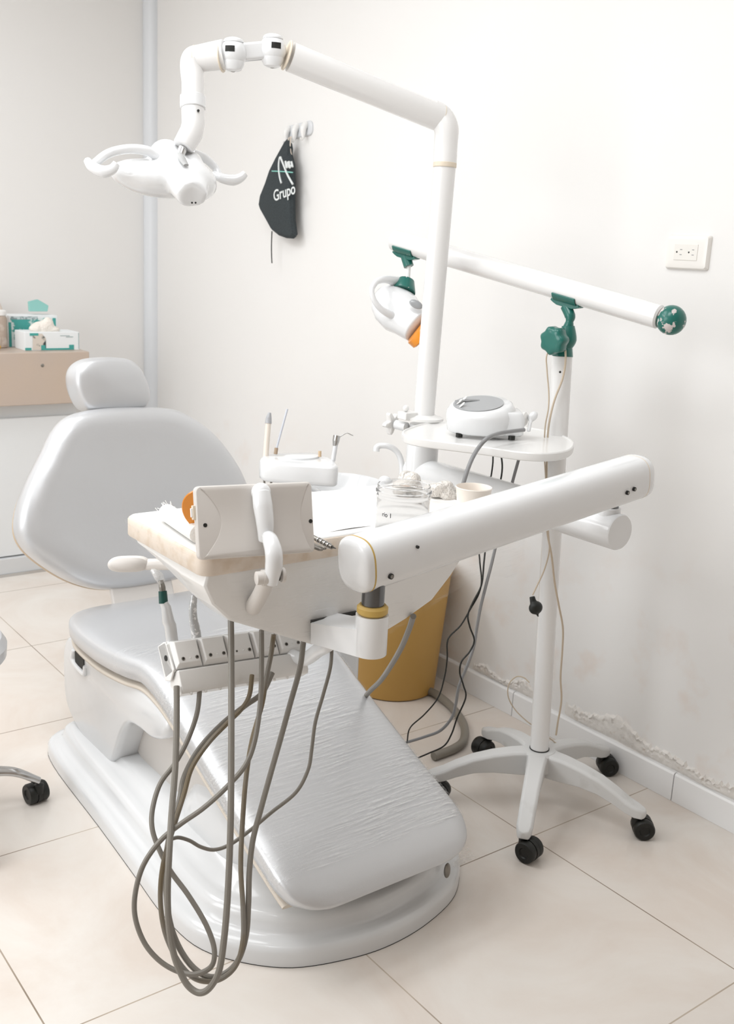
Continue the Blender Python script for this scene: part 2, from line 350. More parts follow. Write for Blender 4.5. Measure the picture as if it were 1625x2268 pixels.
part('printed_photo', mat('photo_print', '#d9cfc4', .6, noise=(30, '#3f4a4a', .52, .6)), gx, lambda m: m.add([(1.46, 4.1588, ZT+.004), (1.515, 4.1588, ZT+.003), (1.515, 4.1588, ZT+.05), (1.50, 4.1588, ZT+.068), (1.462, 4.1588, ZT+.066)], [(0, 1, 2, 3, 4)]))
part('small_print', mat('grey_print', '#9fb0b0', .7), gx, lambda m: (m.box((1.575, 4.1588, ZT+.058), (1.615, 4.16, ZT+.06)), m.box((1.60, 4.1588, ZT+.053), (1.63, 4.16, ZT+.0555)), m.box((1.652, 4.1588, ZT+.005), (1.6545, 4.16, ZT+.07))))
part('glove', mat('latex_glove', '#f0e9e0', .7, bump=(50, 1, .01)), gx, lambda m: (m.ell((1.52, 4.21, ZT+.085), .05, .03, .03), m.ell((1.54, 4.2, ZT+.10), .025, .02, .032), m.ell((1.49, 4.2, ZT+.085), .03, .02, .018), m.ell((1.565, 4.2, ZT+.08), .025, .02, .015)), remesh=.005)
g2 = thing('tall_glove_box', (1.47, 4.38, ZT), 'taller teal and white box of gloves standing behind the low glove box', 'box')
part('carton', M_box, g2, lambda m: m.box((1.42, 4.32, ZT), (1.625, 4.42, ZT+.128)), bevel=.002)
part('teal_print', mat('teal_blotch', '#4aa39c', .6, noise=(28, '#dfe8e6', .5, .56)), g2, lambda m: m.box((1.428, 4.3188, ZT+.03), (1.618, 4.32, ZT+.118)))
part('text_strip', mat('box_text', '#c3cfd0', .7, noise=(120, '#8f9ea0', .5, .55)), g2, lambda m: m.box((1.43, 4.318, ZT+.112), (1.54, 4.3188, ZT+.124)))
part('teal_edge', M_boxt, g2, lambda m: m.box((1.419, 4.318, ZT), (1.43, 4.32, ZT+.1)))
pk = part('teal_packet', M_boxl, None, lambda m: m.add([(1.525, 4.37, ZT+.141), (1.60, 4.36, ZT+.142), (1.612, 4.38, ZT+.165), (1.57, 4.39, ZT+.19), (1.53, 4.39, ZT+.18)] + [(1.525, 4.385, ZT+.141), (1.60, 4.375, ZT+.142), (1.612, 4.395, ZT+.165), (1.57, 4.405, ZT+.19), (1.53, 4.405, ZT+.18)], [(0, 1, 2, 3, 4), (5, 9, 8, 7, 6), (0, 5, 6, 1), (1, 6, 7, 2), (2, 7, 8, 3), (3, 8, 9, 4), (4, 9, 5, 0)]), bevel=.003)
tag(pk, 'pale teal crumpled packet on top of the tall glove box', 'packet')
pb = part('paper_bag', mat('kraft_translucent', '#e9dcd0', .6, bump=(20, .8, .01)), None, lambda m: m.rings([[(1.36+(x*1.0), 4.51+yy, ZT+z) for x, yy in rrect(-.09, -.06, .09, .06, .03)] for z in (0, .08, .15)] + [[(1.36+x*.9, 4.51+yy*.4, ZT+.185) for x, yy in rrect(-.09, -.06, .09, .06, .03)]]), sub=1)
tag(pb, 'pale crumpled bag on the counter behind the glove boxes', 'bag')
jr = thing('counter_canister', (1.315, 4.25, ZT), 'brownish clear canister with a white lid standing left of the glove boxes', 'canister')
part('body', mat('smoky_plastic', '#b3a294', .25, noise=(14, '#d9cfc6', .45, .6)), jr, lambda m: m.lathe((1.372, 4.30, ZT), (0, 0, 1), [(.03, 0), (.034, .004), (.034, .12), (.028, .13)], 28))
part('lid', M_white, jr, lambda m: m.lathe((1.372, 4.30, ZT+.13), (0, 0, 1), [(.031, 0), (.033, .002), (.033, .018), (.025, .022)], 28))
j2 = thing('counter_cup', (1.25, 4.2, ZT), 'small white holder at the left edge of the counter, in front of the canister', 'cup')
part('body', M_white, j2, lambda m: m.lathe((1.318, 4.2, ZT), (0, 0, 1), [(.022, 0), (.026, .05), (.024, .052), (.02, .01)], 28))
part('amber_spot', mat('amber', '#c79b3e', .4), j2, lambda m: m.ell((1.335, 4.182, ZT+.014), .006, .006, .008))

# ================================================================ OUTLET, HOOKS, BAG
ol = thing('wall_outlet', (WX, 1.62, 1.41), 'white double wall socket plate on the right wall', 'socket')
part('plate', mat('outlet_plastic', '#f4f1ec', .3, coat=.2), ol, lambda m: m.rings([[(WX-d, 1.62-yy, 1.411+z) for yy, z in rrect(-.062+i, -.041+i, .062-i, .041-i, .006)] for i, d in ((0, 0), (0, .004), (.004, .011), (.012, .013))]), angle=40)
part('insert', mat('outlet_insert', '#efece6', .35), ol, lambda m: m.box((WX-.0145, 1.62-.034, 1.411-.019), (WX-.012, 1.62+.034, 1.411+.019)), bevel=.0008)
for s in (-1, 1):
    cy = 1.62-s*.0175
    part('socket_hole', M_dark, ol, lambda m: m.lathe((WX-.0143, cy+.008, 1.411), (-1, 0, 0), [(.0022, 0), (.0022, .0005)], 12))
    for dz in (-.006, .006):
        part('socket_slot', mat('slot_grey', '#8d8f92', .5), ol, lambda m: m.box((WX-.0149, cy-.007, 1.411+dz-.0008), (WX-.0143, cy-.001, 1.411+dz+.0008)))
hk = thing('hook_rail', (WX, 3.38, 1.8), 'small clear plastic rail with three white hooks on the right wall', 'hook')
hu = (onx(694, 275, WX)-onx(633, 290, WX)); hu.x = 0; hl = hu.length; hu.normalize(); hv = Vector((0, -hu.z, hu.y)); hv = hv if hv.z > 0 else -hv
hc = (onx(694, 282, WX)+onx(633, 297, WX))/2; hc.x = WX
part('rail', mat('clear_rail', '#dcdee1', .2, coat=.4), hk, lambda m: m.rings([[hc+hu*a+hv*c_+Vector((-d, 0, 0)) for a, c_ in rrect(-hl/2+i, -.025+i, hl/2-i, .025-i, .02-i)] for i, d in ((0, 0), (0, .005), (.003, .008))]))
for k in (-1, 0, 1):
    p = hc+hu*k*.058+Vector((-.008, 0, 0))
    part('hook', M_white, hk, lambda m: m.tube([p+hv*.018, p+hv*.0+Vector((-.012, 0, 0)), p-hv*.022+Vector((-.014, 0, 0)), p-hv*.036+Vector((-.016, 0, 0)), p-hv*.040+Vector((-.022, 0, 0)), p-hv*.034+Vector((-.026, 0, 0))], [.012, .012, .008, .004, .004, .004], 12))
# drawstring bag: hangs edge-on from the first hook, folded
bg = thing('drawstring_bag', (WX, 3.45, 1.4), 'black cloth drawstring bag with white lettering hanging from the hook rail', 'bag')
XB = WX-.045
bo = [(636, 307), (642, 313), (644, 325), (643, 338), (649, 360), (650, 400), (649, 450), (650, 490), (655, 522), (650, 529), (635, 528), (618, 522), (603, 510), (592, 490), (578, 465), (575, 455), (578, 435), (590, 405), (600, 375), (615, 345)]
bp_ = [onx(x, y, XB) for x, y in bo]
cen = sum(bp_, Vector())/len(bp_)
part('cloth', M_bag, bg, lambda m: m.rings([[p+Vector((.012, 0, 0)) for p in [cen+(q-cen)*.96 for q in bp_]], [p for p in [cen+(q-cen)*1.0 for q in bp_]], [p+Vector((-.012, 0, 0)) for p in [cen+(q-cen)*.93 for q in bp_]], [p+Vector((-.02, 0, 0)) for p in [cen+(q-cen)*.6 for q in bp_]]]), bevel=.002)
part('cord', M_black, bg, lambda m: m.tube([onx(602, 512, XB), onx(601, 550, XB), onx(602, 583, XB)], .0022, 8))
part('loop', mat('loop_cord', '#d9cdbf', .6), bg, lambda m: (m.tube([onx(645, 303, XB), onx(643, 313, XB), onx(643, 330, XB), onx(648, 360, XB+.01)], .0022, 8), m.tube([onx(645, 303, XB), onx(640, 306, XB), onx(638, 312, XB)], .0022, 8)))
def strokes(name, m, parent, sets, X, r):
    mb = MB()
    for s in sets: mb.tube([onx(x, y, X) for x, y in s], r, 6)
    mb.build(name, m, parent)
XP = XB-.022
strokes('script_lettering', M_print, bg, [[(623, 406), (619, 390), (617, 368), (619, 351), (622, 348)], [(621, 348), (628, 366), (637, 388), (648, 408)], [(632, 357), (635, 371), (638, 358)], [(640, 357), (641, 371), (644, 366)], [(645, 358), (648, 370)]], XP, .0038)
strokes('turquoise_line', M_printt, bg, [[(602, 379), (625, 380), (648, 382)]], XP, .0022)
def text(name, body, m, parent, loc, X, Y, size, ext=.0004, shear=0):
    cu = bpy.data.curves.new(name, 'FONT'); cu.body = body; cu.size = size; cu.extrude = ext; cu.materials.append(m); cu.shear = shear; cu.offset = size*.012
    tmp = bpy.data.objects.new(name, cu); C.objects.link(tmp); bpy.context.view_layer.update()
    me = bpy.data.meshes.new_from_object(tmp.evaluated_get(bpy.context.evaluated_depsgraph_get())); bpy.data.objects.remove(tmp)
    o = bpy.data.objects.new(name, me); C.objects.link(o)
    X = Vector(X).normalized(); Z = X.cross(Vector(Y)).normalized(); Y = Z.cross(X)
    mw = Matrix((X, Y, Z)).transposed().to_4x4(); off = parent_loc(parent) if parent else Vector()
    mw.translation = Vector(loc)-off
    if parent: o.parent = parent
    o.matrix_basis = mw
    return o
ga, gb = onx(606, 446, XP), onx(649, 430, XP); gx_ = gb-ga
text('lettering', 'Grupo', M_print, bg, ga, gx_, (0, 0, 1), .056)

# ================================================================ STOOL (left edge)
st = thing('operator_stool', (.55, 2.36, 0), 'light grey stool with chrome legs at the left edge of the picture', 'stool')
part('seat', M_vinyl, st, lambda m: m.lathe((.55, 2.36, .40), (0, 0, 1), [(.12, 0), (.17, .003), (.185, .02), (.187, .045), (.175, .065), (.13, .078), (.001, .082)], 48))
part('column', M_chrome, st, lambda m: m.lathe((.55, 2.36, .09), (0, 0, 1), [(.03, 0), (.03, .16), (.02, .161), (.02, .31)], 24))
def stool_leg(ang, sc=1):
    c0 = Vector((.55, 2.36, 0)); e = Vector((math.cos(ang), math.sin(ang), 0)); f = Vector((-e.y, e.x, 0))
    part('leg', M_chrome, st, lambda m: m.tube([c0+e*.02+Vector((0, 0, .115)), c0+e*.12+Vector((0, 0, .112)), c0+e*.19+Vector((0, 0, .10)), c0+e*.25+Vector((0, 0, .065))], [.019, .017, .015, .012], 14, flat=.7))
    caster(st, c0+e*.25, ang+1.9, .026)
def caster(parent, p, ang, r, w=.02):
    a = Vector((math.cos(ang), math.sin(ang), 0)); q = p+a*r*.7
    side = Vector((-a.y, a.x, 0))
    k = MB()
    for s in (-1, 1): k.lathe(q+side*s*w*.25+Vector((0, 0, r)), side*s, [(r*.55, 0), (r*.96, 0), (r, w*.15), (r, w*.8), (r*.9, w), (r*.5, w*1.0), (r*.42, w*.86)], 28)
    c_ = k.build('caster', M_black, parent)
    hk_ = MB().lathe(q-side*w*.24+Vector((0, 0, r)), side, [(r*1.02, 0), (r*1.02, w*.48)], 28)
    hk_.lathe(p+Vector((0, 0, r*1.2)), (0, 0, 1), [(r*.42, 0), (r*.45, r*.9), (r*.3, r*1.0)], 18).build('caster_hood', M_black, c_)
for k in range(5): stool_leg(-.2+2*PI*k/5)

# ================================================================ DENTAL CHAIR
ch = thing('dental_chair', (1.2, 2.0, 0), 'silver grey dental chair with reclined backrest and sloping legrest on a glossy white base', 'chair')
foot = smooth2([(.93, 2.585), (.893, 2.48), (.876, 2.14), (.862, 1.9), (.853, 1.75), (.862, 1.62), (.91, 1.53), (.99, 1.455), (1.1, 1.415), (1.2, 1.403), (1.31, 1.417), (1.42, 1.458), (1.50, 1.535), (1.54, 1.62), (1.545, 1.75), (1.54, 1.9), (1.535, 2.14), (1.53, 2.48), (1.50, 2.585), (1.4, 2.61), (1.05, 2.61)], 5)
part('base', M_shell, ch, lambda m: m.rings([[(x, y, z) for x, y in inset(foot, i)] for z, i in ((0, 0), (.028, 0), (.037, .003), (.043, .010), (.045, .022), (.046, .032), (.052, .04), (.068, .044), (.078, .049), (.083, .058), (.085, .075), (.088, .095), (.10, .105))]), angle=60)
part('floor_gasket', M_black, ch, lambda m: m.rings([[(x, y, z) for x, y in inset(foot, -.0004)] for z in (0.0, .0015)]))
def hump(m):
    m.rings([[(x, y, z) for x, y in rrect(.98+i, 1.62+i*1.4, 1.42-i, 2.0-i, .12)] for z, i in ((.06, 0), (.13, .005), (.165, .02), (.185, .05), (.19, .09))])
part('base_cover', M_shell, ch, hump, remesh=.008, smooth=10)
part('lift_arm', M_grey, ch, lambda m: m.prism([(1.03, 2.30, .235), (1.03, 2.30, .12), (1.03, 2.22, .085), (1.03, 1.85, .075), (1.03, 1.80, .11), (1.03, 1.93, .26), (1.03, 2.2, .31)], (.34, 0, 0)), bevel=.012)
shell = [(2.50, .345), (2.56, .325), (2.59, .27), (2.585, .15), (2.54, .10), (2.45, .07), (2.36, .062), (2.30, .066), (2.265, .085), (2.235, .14), (2.20, .20), (2.16, .235), (2.10, .245), (2.04, .248), (1.98, .272), (1.95, .31), (1.98, .335), (2.07, .352), (2.2, .35), (2.4, .345)]
sh2 = smooth2(shell, 4)
part('seat_shell', M_shell, ch, lambda m: m.rings([[(x, y_, z) for y_, z in inset(sh2, i)] for x, i in ((.966, .014), (.9675, .009), (.972, .003), (.985, 0), (1.415, 0), (1.428, .003), (1.4325, .009), (1.434, .014))]), angle=60)
nh = onx(174, 1462, .962)
part('shell_opening', M_dark, ch, lambda m: m.rings([[(x, nh.y+a, nh.z+c_) for a, c_ in rrect(-.03, -.019, .03, .019, .008)] for x in (.9635, .98)]))
part('opening_rim', M_gloss, ch, lambda m: m.tube([(.966, nh.y+.042, nh.z+.012), (.964, nh.y+.042, nh.z-.018), (.964, nh.y-.03, nh.z-.028), (.966, nh.y-.038, nh.z-.005)], .007, 10))
# one long cushion: seat and legrest, swept along its side profile
prof = [(2.585, .385, .15, .02), (2.57, .398, .205, .045), (2.53, .406, .248, .064), (2.45, .41, .268, .073), (2.3, .412, .268, .077), (2.17, .425, .260, .078), (2.09, .432, .248, .074), (2.02, .425, .245, .074), (1.95, .403, .243, .072), (1.87, .368, .242, .07), (1.75, .318, .241, .068), (1.6, .258, .24, .066), (1.51, .224, .24, .064), (1.46, .20, .237, .06), (1.425, .172, .222, .05), (1.41, .15, .195, .035), (1.407, .14, .16, .02)]
def sweep(mb, prof, grow=0, cx=1.2, dish=.010, under=True):
    R = []
    for i, (y_, z, hw, th) in enumerate(prof):
        a, b_ = prof[max(i-1, 0)], prof[min(i+1, len(prof)-1)]
        t = Vector((0, b_[0]-a[0], b_[1]-a[1])).normalized(); nrm = Vector((0, t.z, -t.y)); nrm = nrm if nrm.z > 0 else -nrm
        if nrm.z < .35: nrm = Vector((0, -.93, .35)).normalized()
        c_ = Vector((cx+.01*(y_-1.4), y_, z)); hw += grow; ring = []
        n = 40
        for k in range(n):
            u = 2*PI*k/n; ex = .33
            xx = math.copysign(abs(math.cos(u))**ex, math.cos(u)); zz = math.copysign(abs(math.sin(u))**(.55 if math.sin(u) > 0 else .4), math.sin(u))
            h = -th/2+zz*(th/2+grow)
            if zz > 0: h -= dish*(1-abs(xx)**2)*min(1, th/.06)*.5
            ring.append(c_+Vector((xx*hw*(1 if zz > -.5 else .985), 0, 0))+nrm*h)
        R.append(ring)
    mb.rings(R)
def densify(pr, k=4):
    P = [Vector(p) for p in pr]; o, _ = [], 0
    Q = [P[0]]+P+[P[-1]]
    for i in range(1, len(Q)-2):
        a, b_, c_, d = Q[i-1], Q[i], Q[i+1], Q[i+2]
        for j in range(k):
            t = j/k; o.append(tuple(.5*((2*b_)+(c_-a)*t+(2*a-5*b_+4*c_-d)*t*t+(3*b_-a-3*c_+d)*t**3)))
    o.append(tuple(P[-1])); return o
PRF = densify([Vector(p) for p in prof])
mb = MB(); sweep(mb, PRF); mb.build('seat_cushion', M_vinyl, ch, angle=80)
under = [(y_+.002, z-th*.93, hw-.006, .018) for (y_, z, hw, th) in prof[2:-3]]
mb = MB(); sweep(mb, densify(under), dish=0); mb.build('seat_pan', mat('pan_cream', '#ddd3c6', .5), ch, angle=80)
# backrest
def plane(o, T): T = Vector(T).normalized(); return Vector(o), T, Vector((1, 0, 0)).cross(T)
def pad(name, m, parent, out, o, T, front, back, dome, k=5, cx=0, scale=1, fr=None, hollow=0):
    o, T, N = plane(o, T); N = -N if N.y > 0 else N        # N looks towards the foot end
    P = smooth2(out, k); cc = (sum(p[0] for p in P)/len(P), sum(p[1] for p in P)/len(P)); R = []
    for s, d in ([(.93, -back), (.98, -back*.85), (1, -back*.45), (.998, 0), (.985, front*.35), (.962, front*.62), (.925, front*.82), (.88, front*.93), (.82, front)]+[(f, front+dome*(1-(f/.82)**2)) for f in (.7, .55, .35, .15, .02)]):
        s *= scale
        R.append([o+Vector((1, 0, 0))*(cc[0]+(x-cc[0])*s+cx)+T*(cc[1]+(y_-cc[1])*s)+N*d for x, y_ in P])
    return MB().rings(R).build(name, m, parent, angle=80)
bout = [(0, .0), (-.08, .004), (-.14, .018), (-.205, .05), (-.268, .1), (-.312, .15), (-.328, .2), (-.315, .262), (-.28, .33), (-.237, .395), (-.195, .458), (-.15, .495), (-.08, .51), (.03, .512), (.15, .503), (.215, .478), (.29, .42), (.345, .345), (.378, .275), (.388, .21), (.37, .15), (.32, .095), (.26, .05), (.19, .018), (.12, .004)]
pad('backrest', M_vinyl, ch, bout, (1.2, 2.60, .42), (0, .14, .5), .038, .045, -.008)
pad('backrest_pan', M_pan, ch, bout, (1.2, 2.635, .405), (0, .14, .5), .01, .02, 0, scale=.985)
hout = [(0, -.006), (-.05, -.004), (-.083, .002), (-.103, .03), (-.115, .075), (-.109, .115), (-.08, .141), (-.03, .149), (.03, .147), (.066, .138), (.096, .108), (.115, .055), (.113, .018), (.093, -.002), (.05, -.006)]
pad('headrest', M_vinyl, ch, hout, (1.2, 2.79, .9), (0, .08, .5), .045, .04, .012)
part('headrest_bar', M_chrome, ch, lambda m: m.box((1.17, 2.80, .82), (1.23, 2.815, .93)))
part('backrest_post', M_grey, ch, lambda m: m.prism([(1.108, 2.555, .36), (1.108, 2.575, .36), (1.108, 2.68, .60), (1.108, 2.665, .60)], (.186, 0, 0)), bevel=.005)
part('footplate_lever', M_screw, ch, lambda m: m.ell(onz(990, 1928, .1), .008, .006, .018))

# film over the legrest
fw = thing('legrest_film', (1.2, 1.6, .2), 'clear stretch film wrapped around the legrest of the dental chair', 'plastic film')
fp = [p for p in PRF if 1.46 < p[0] < 2.2]
def film_sheet(m):
    R = []
    for i, (y_, z, hw, th) in enumerate(fp):
        a, b_ = fp[max(i-1, 0)], fp[min(i+1, len(fp)-1)]
        t = Vector((0, b_[0]-a[0], b_[1]-a[1])).normalized(); nrm = Vector((0, -t.z, t.y)) if t.y > 0 else Vector((0, t.z, -t.y))
        if nrm.z < 0: nrm = -nrm
        c_ = Vector((1.2+.01*(y_-1.4), y_, z)); ring = []
        for k in range(41):
            u = -.5+(PI+1.0)*k/40
            xx = math.copysign(abs(math.cos(u))**.33, math.cos(u)); zz = math.copysign(abs(math.sin(u))**.55, math.sin(u))
            h = -th/2+zz*(th/2+.003)-(0 if zz < 0 else .005*(1-xx*xx))
            ring.append(c_+Vector((xx*(hw+.004+random.uniform(0, .001)), 0, 0))+nrm*h)
        R.append(ring)
    n = 41; vs = [p for r in R for p in r]; fs = [(i*n+j, i*n+j+1, (i+1)*n+j+1, (i+1)*n+j) for i in range(len(R)-1) for j in range(n-1)]
    m.add(vs, fs)
part('wrap', M_film, fw, film_sheet, angle=80)
def scrap(pts, m):      # small hanging film flap: fan of jittered quads
    P = [at(*p) for p in pts]; n = len(P)//2
    m.add(P, [(i, i+1, n+i+1, n+i) for i in range(n-1)])
part('torn_corner', M_tuft, fw, lambda m: scrap([(600, 1962, 2.12), (625, 1990, 2.11), (655, 2003, 2.1), (682, 2006, 2.1), (640, 1992, 2.11), (642, 2020, 2.1), (660, 2046, 2.1), (674, 2040, 2.1)], m))
part('torn_edge', M_tuft, fw, lambda m: scrap([(1000, 1915, 2.28), (1020, 1890, 2.29), (1028, 1860, 2.3), (1005, 1922, 2.27), (1055, 1900, 2.3), (1032, 1870, 2.3)], m))


# ================================================================ CUSPIDOR UNIT with its column
ZA = .842                                       # height of the lower support arm
PX, PY = 1.665, 1.95                            # post of the unit
cu = thing('cuspidor_unit', (1.58, 2.15, 0), 'white rinsing unit with round bowl and curved spout beside the dental chair', 'spittoon')
part('pedestal', M_gloss, cu, lambda m: m.rings([[(1.585+x, 2.17+y_, z) for x, y_ in rrect(-.035-i, -.08-i, .035+i, .08+i, .03)] for z, i in ((0, .012), (.03, .01), (.05, 0), (.52, 0), (.56, .02))]), angle=60)
part('body', M_gloss, cu, lambda m: m.rings([[(1.60+x, 2.10+y_, z) for x, y_ in rrect(-.09+i, -.18+i, .09-i, .18-i, .07)] for z, i in ((.56, .03), (.575, .008), (.60, 0), (.70, 0), (.725, .01), (.73, .03))]), angle=60)
bc = at(745, 1078, 2.75)
part('bowl', M_gloss, cu, lambda m: m.lathe((bc.x, bc.y, bc.z-.075), (0, 0, 1), [(.05, 0), (.06, .003), (.10, .025), (.125, .06), (.133, .074), (.136, .082), (.131, .086), (.124, .08), (.108, .05), (.07, .025), (.02, .02)], 48))
part('bowl_neck', M_gloss, cu, lambda m: m.lathe((bc.x, bc.y, .68), (0, 0, 1), [(.06, 0), (.05, bc.z-.68-.07)], 32))
part('spout', M_gloss, cu, lambda m: m.tube([at(x, y, 2.68) for x, y in ((889, 1095), (890, 1060), (889, 1025), (880, 1002), (862, 989), (842, 987), (834, 992), (833, 1000))], [.0075]*6+[.0085, .0085], 14))
part('spout_button', M_gloss, cu, lambda m: m.ell(at(852, 1064, 2.66), .016, .016, .012))
# instrument holder of the unit
hd = thing('suction_holder', at(660, 1040, 2.72), 'white oval holder for suction tubes left of the rinsing bowl', 'holder')
def hold(m):
    P = [onz(x, y, .845) for x, y in ((577, 1012), (590, 1006), (640, 1003), (700, 1006), (730, 1013), (747, 1026), (744, 1034), (700, 1032), (650, 1029), (590, 1023), (576, 1018))]
    zz = P[0].z; P2 = smooth2([(p.x, p.y) for p in P], 4)
    m.rings([[(x, y_, zz-.052+h) for x, y_ in inset(P2, i)] for h, i in ((0, .006), (.004, .001), (.012, 0), (.045, 0), (.051, .003), (.053, .009))])
part('body', M_gloss, hd, hold, angle=50)
part('cover', M_gloss, hd, lambda m: m.rings([[(onz(668, 1014, .845).x+math.cos(a)*rx, onz(668, 1014, .845).y+math.sin(a)*ry, .846+h) for a in [2*PI*k/28 for k in range(28)]] for h, rx, ry in ((0, .05, .035), (.004, .05, .035), (.006, .046, .031))]))
part('support_arm', M_gloss, hd, lambda m: m.tube([onz(668, 1026, .80), (1.52, 2.30, .76), (1.57, 2.26, .715), (1.58, 2.2, .69)], .02, 14))
def instr(name, label, a, b, r, m_, tips, cat='suction tip'):
    t_ = thing(name, b, label, cat)
    part('body', m_, t_, lambda m: m.tube([a, b], r, 14, smooth=False))
    for nm, mm, pts, rr in tips: part(nm, mm, t_, lambda m: m.tube(pts, rr, 12))
DH = 2.70
instr('suction_tube', 'beige suction tube with grey tip at the left end of the suction holder', at(594, 938, DH), at(588, 1012, DH), .0075, mat('pale_beige_tube', '#ece2d6', .4), [('tip', mat('grey_tip', '#b1b2b5', .35), [at(594, 938, DH), at(595, 925, DH), at(597, 914, DH)], [.0088, .0075, .004]), ('hose', M_hose, [at(586, 1040, DH), at(585, 1060, DH), at(586, 1100, DH)], .0028)])
instr('saliva_ejector', 'thin clear straw leaning in a brown collar on the suction holder', at(636, 906, DH), at(612, 994, DH), .0028, mat('clear_straw', '#cfd3dc', .2), [('collar', mat('brown_collar', '#a8937d', .5), [at(612, 992, DH), at(610, 1006, DH)], .0048), ('hose', M_hose2, [at(604, 1042, DH), at(601, 1062, DH), at(598, 1100, DH)], .0032)])
instr('air_water_syringe', 'chrome syringe with bent nozzle at the right end of the suction holder', at(743, 985, DH), at(737, 1022, DH), .006, mat('syringe_white', '#e3e4e6', .3), [('head', M_chrome, [at(742, 988, DH), at(744, 976, DH), at(746, 965, DH)], [.006, .009, .0095]), ('nozzle', M_chrome, [at(748, 970, DH), at(760, 963, DH), at(768, 959, DH), at(775, 962, DH), at(782, 965, DH)], [.002, .0015, .0014, .0014, .001])], 'syringe')
instr('holder_stub', 'short tan stub between straw and syringe on the suction holder', at(708, 999, DH), at(708, 1012, DH), .0042, mat('tan_stub', '#d3b896', .5), [], 'stub')

# ================================================================ DELIVERY UNIT: column elbow, arms, tray
du = thing('delivery_unit', (PX, PY, 0.73), 'white dental delivery unit: two jointed arms carrying a film-wrapped instrument tray', 'dental unit')
part('column', M_gloss, du, lambda m: m.lathe((PX, PY, .725), (0, 0, 1), [(.045, 0), (.040, .02), (.040, .21), (.036, .235), (.036, .24)], 40))
part('column_collar', M_cream, du, lambda m: m.lathe((PX, PY, .925), (0, 0, 1), [(.0405, 0), (.0405, .022), (.036, .026)], 40))
E1 = at(1373, 1180, 2.12); E1.z = ZA
part('lower_arm', M_gloss, du, lambda m: m.lathe((PX, PY+.03, ZA), E1-Vector((PX, PY+.03, ZA)), [(.02, -.01), (.036, 0), (.037, .01), (.038, (E1-Vector((PX, PY+.03, ZA))).length-.004), (.036, (E1-Vector((PX, PY+.03, ZA))).length)], 48), angle=40)
PB = at(1356, 1135, 2.16); PB = Vector((E1.x, E1.y+.032, ZA))
B2 = at(1415, 1052, 2.10); A2 = at(784, 1252, 1.665)
ax = (B2-A2).normalized(); sd = Vector((-ax.y, ax.x, 0)).normalized(); up2 = ax.cross(sd) if ax.cross(sd).z > 0 else sd.cross(ax); L2 = (B2-A2).length
def arm_ring(d, s=1., n=48, hw=.042, hh=.0458):
    s = s*(1-.045*d/.8)
    o = []
    for k in range(n):
        u = 2*PI*k/n; c_, s_ = math.cos(u), math.sin(u); e = .72
        o.append(A2+ax*d+sd*math.copysign(abs(c_)**e, c_)*hw*s+up2*math.copysign(abs(s_)**e, s_)*hh*s)
    return o
part('swing_arm', M_gloss, du, lambda m: m.rings([arm_ring(d) for d in (.0125, .2, .4, .6, L2-.02)]), angle=50)
part('arm_end_cap', M_gloss, du, lambda m: m.rings([arm_ring(d, s) for d, s in ((.0095, 1.), (.004, .995), (-.001, .965), (-.004, .90), (-.0065, .75), (-.008, .4), (-.0085, .05))]), angle=80)
part('arm_end_cap', M_gloss, du, lambda m: m.rings([arm_ring(d, s) for d, s in ((L2-.018, 1.), (L2-.010, .995), (L2-.002, .96), (L2+.003, .86), (L2+.005, .5), (L2+.0055, .05))]), angle=80)
part('cap_gasket', M_yel, du, lambda m: m.rings([arm_ring(d, 1.006) for d in (.0095, .0125)]))
part('cap_gasket', M_cream, du, lambda m: m.rings([arm_ring(d, 1.003) for d in (L2-.02, L2-.018)]))
def surf_disc(px, py, r, name='screw', m_=M_screw):
    # on the camera-side face of the swing arm
    q = (A2-sd*.0408); rr_ = Vector(ray(px, py)); o_ = Vector((0, 0, HC)); n_ = sd
    t_ = (q-o_).dot(n_)/rr_.dot(n_); p = o_+rr_*t_
    k = part(name, M_dark, du, lambda m: m.lathe(p-sd*.0015, -sd, [(r, -.004), (r, .0022), (r*.8, .0022)], 20))
    if name == 'screw': part('screw_head', m_, k, lambda m: m.lathe(p-sd*.0016, -sd, [(r*.75, 0), (r*.75, .0032), (r*.3, .0026)], 6))
surf_disc(864, 1276, .0048); surf_disc(1388, 1091, .0042); surf_disc(1403, 1083, .0042)
surf_disc(923, 1211, .0026, 'screw_hole')
zt2 = (A2+ax*(L2-.06)).z-.04
cyl('pivot_pin', M_dkchrome, du, (E1.x, E1.y+.034, ZA+.02), (E1.x, E1.y+.034, zt2+.015), .0185)
cyl('pivot_socket', M_gloss, du, (E1.x, E1.y+.034, ZA), (E1.x, E1.y+.034, ZA+.047), .0235, bevel=.002)
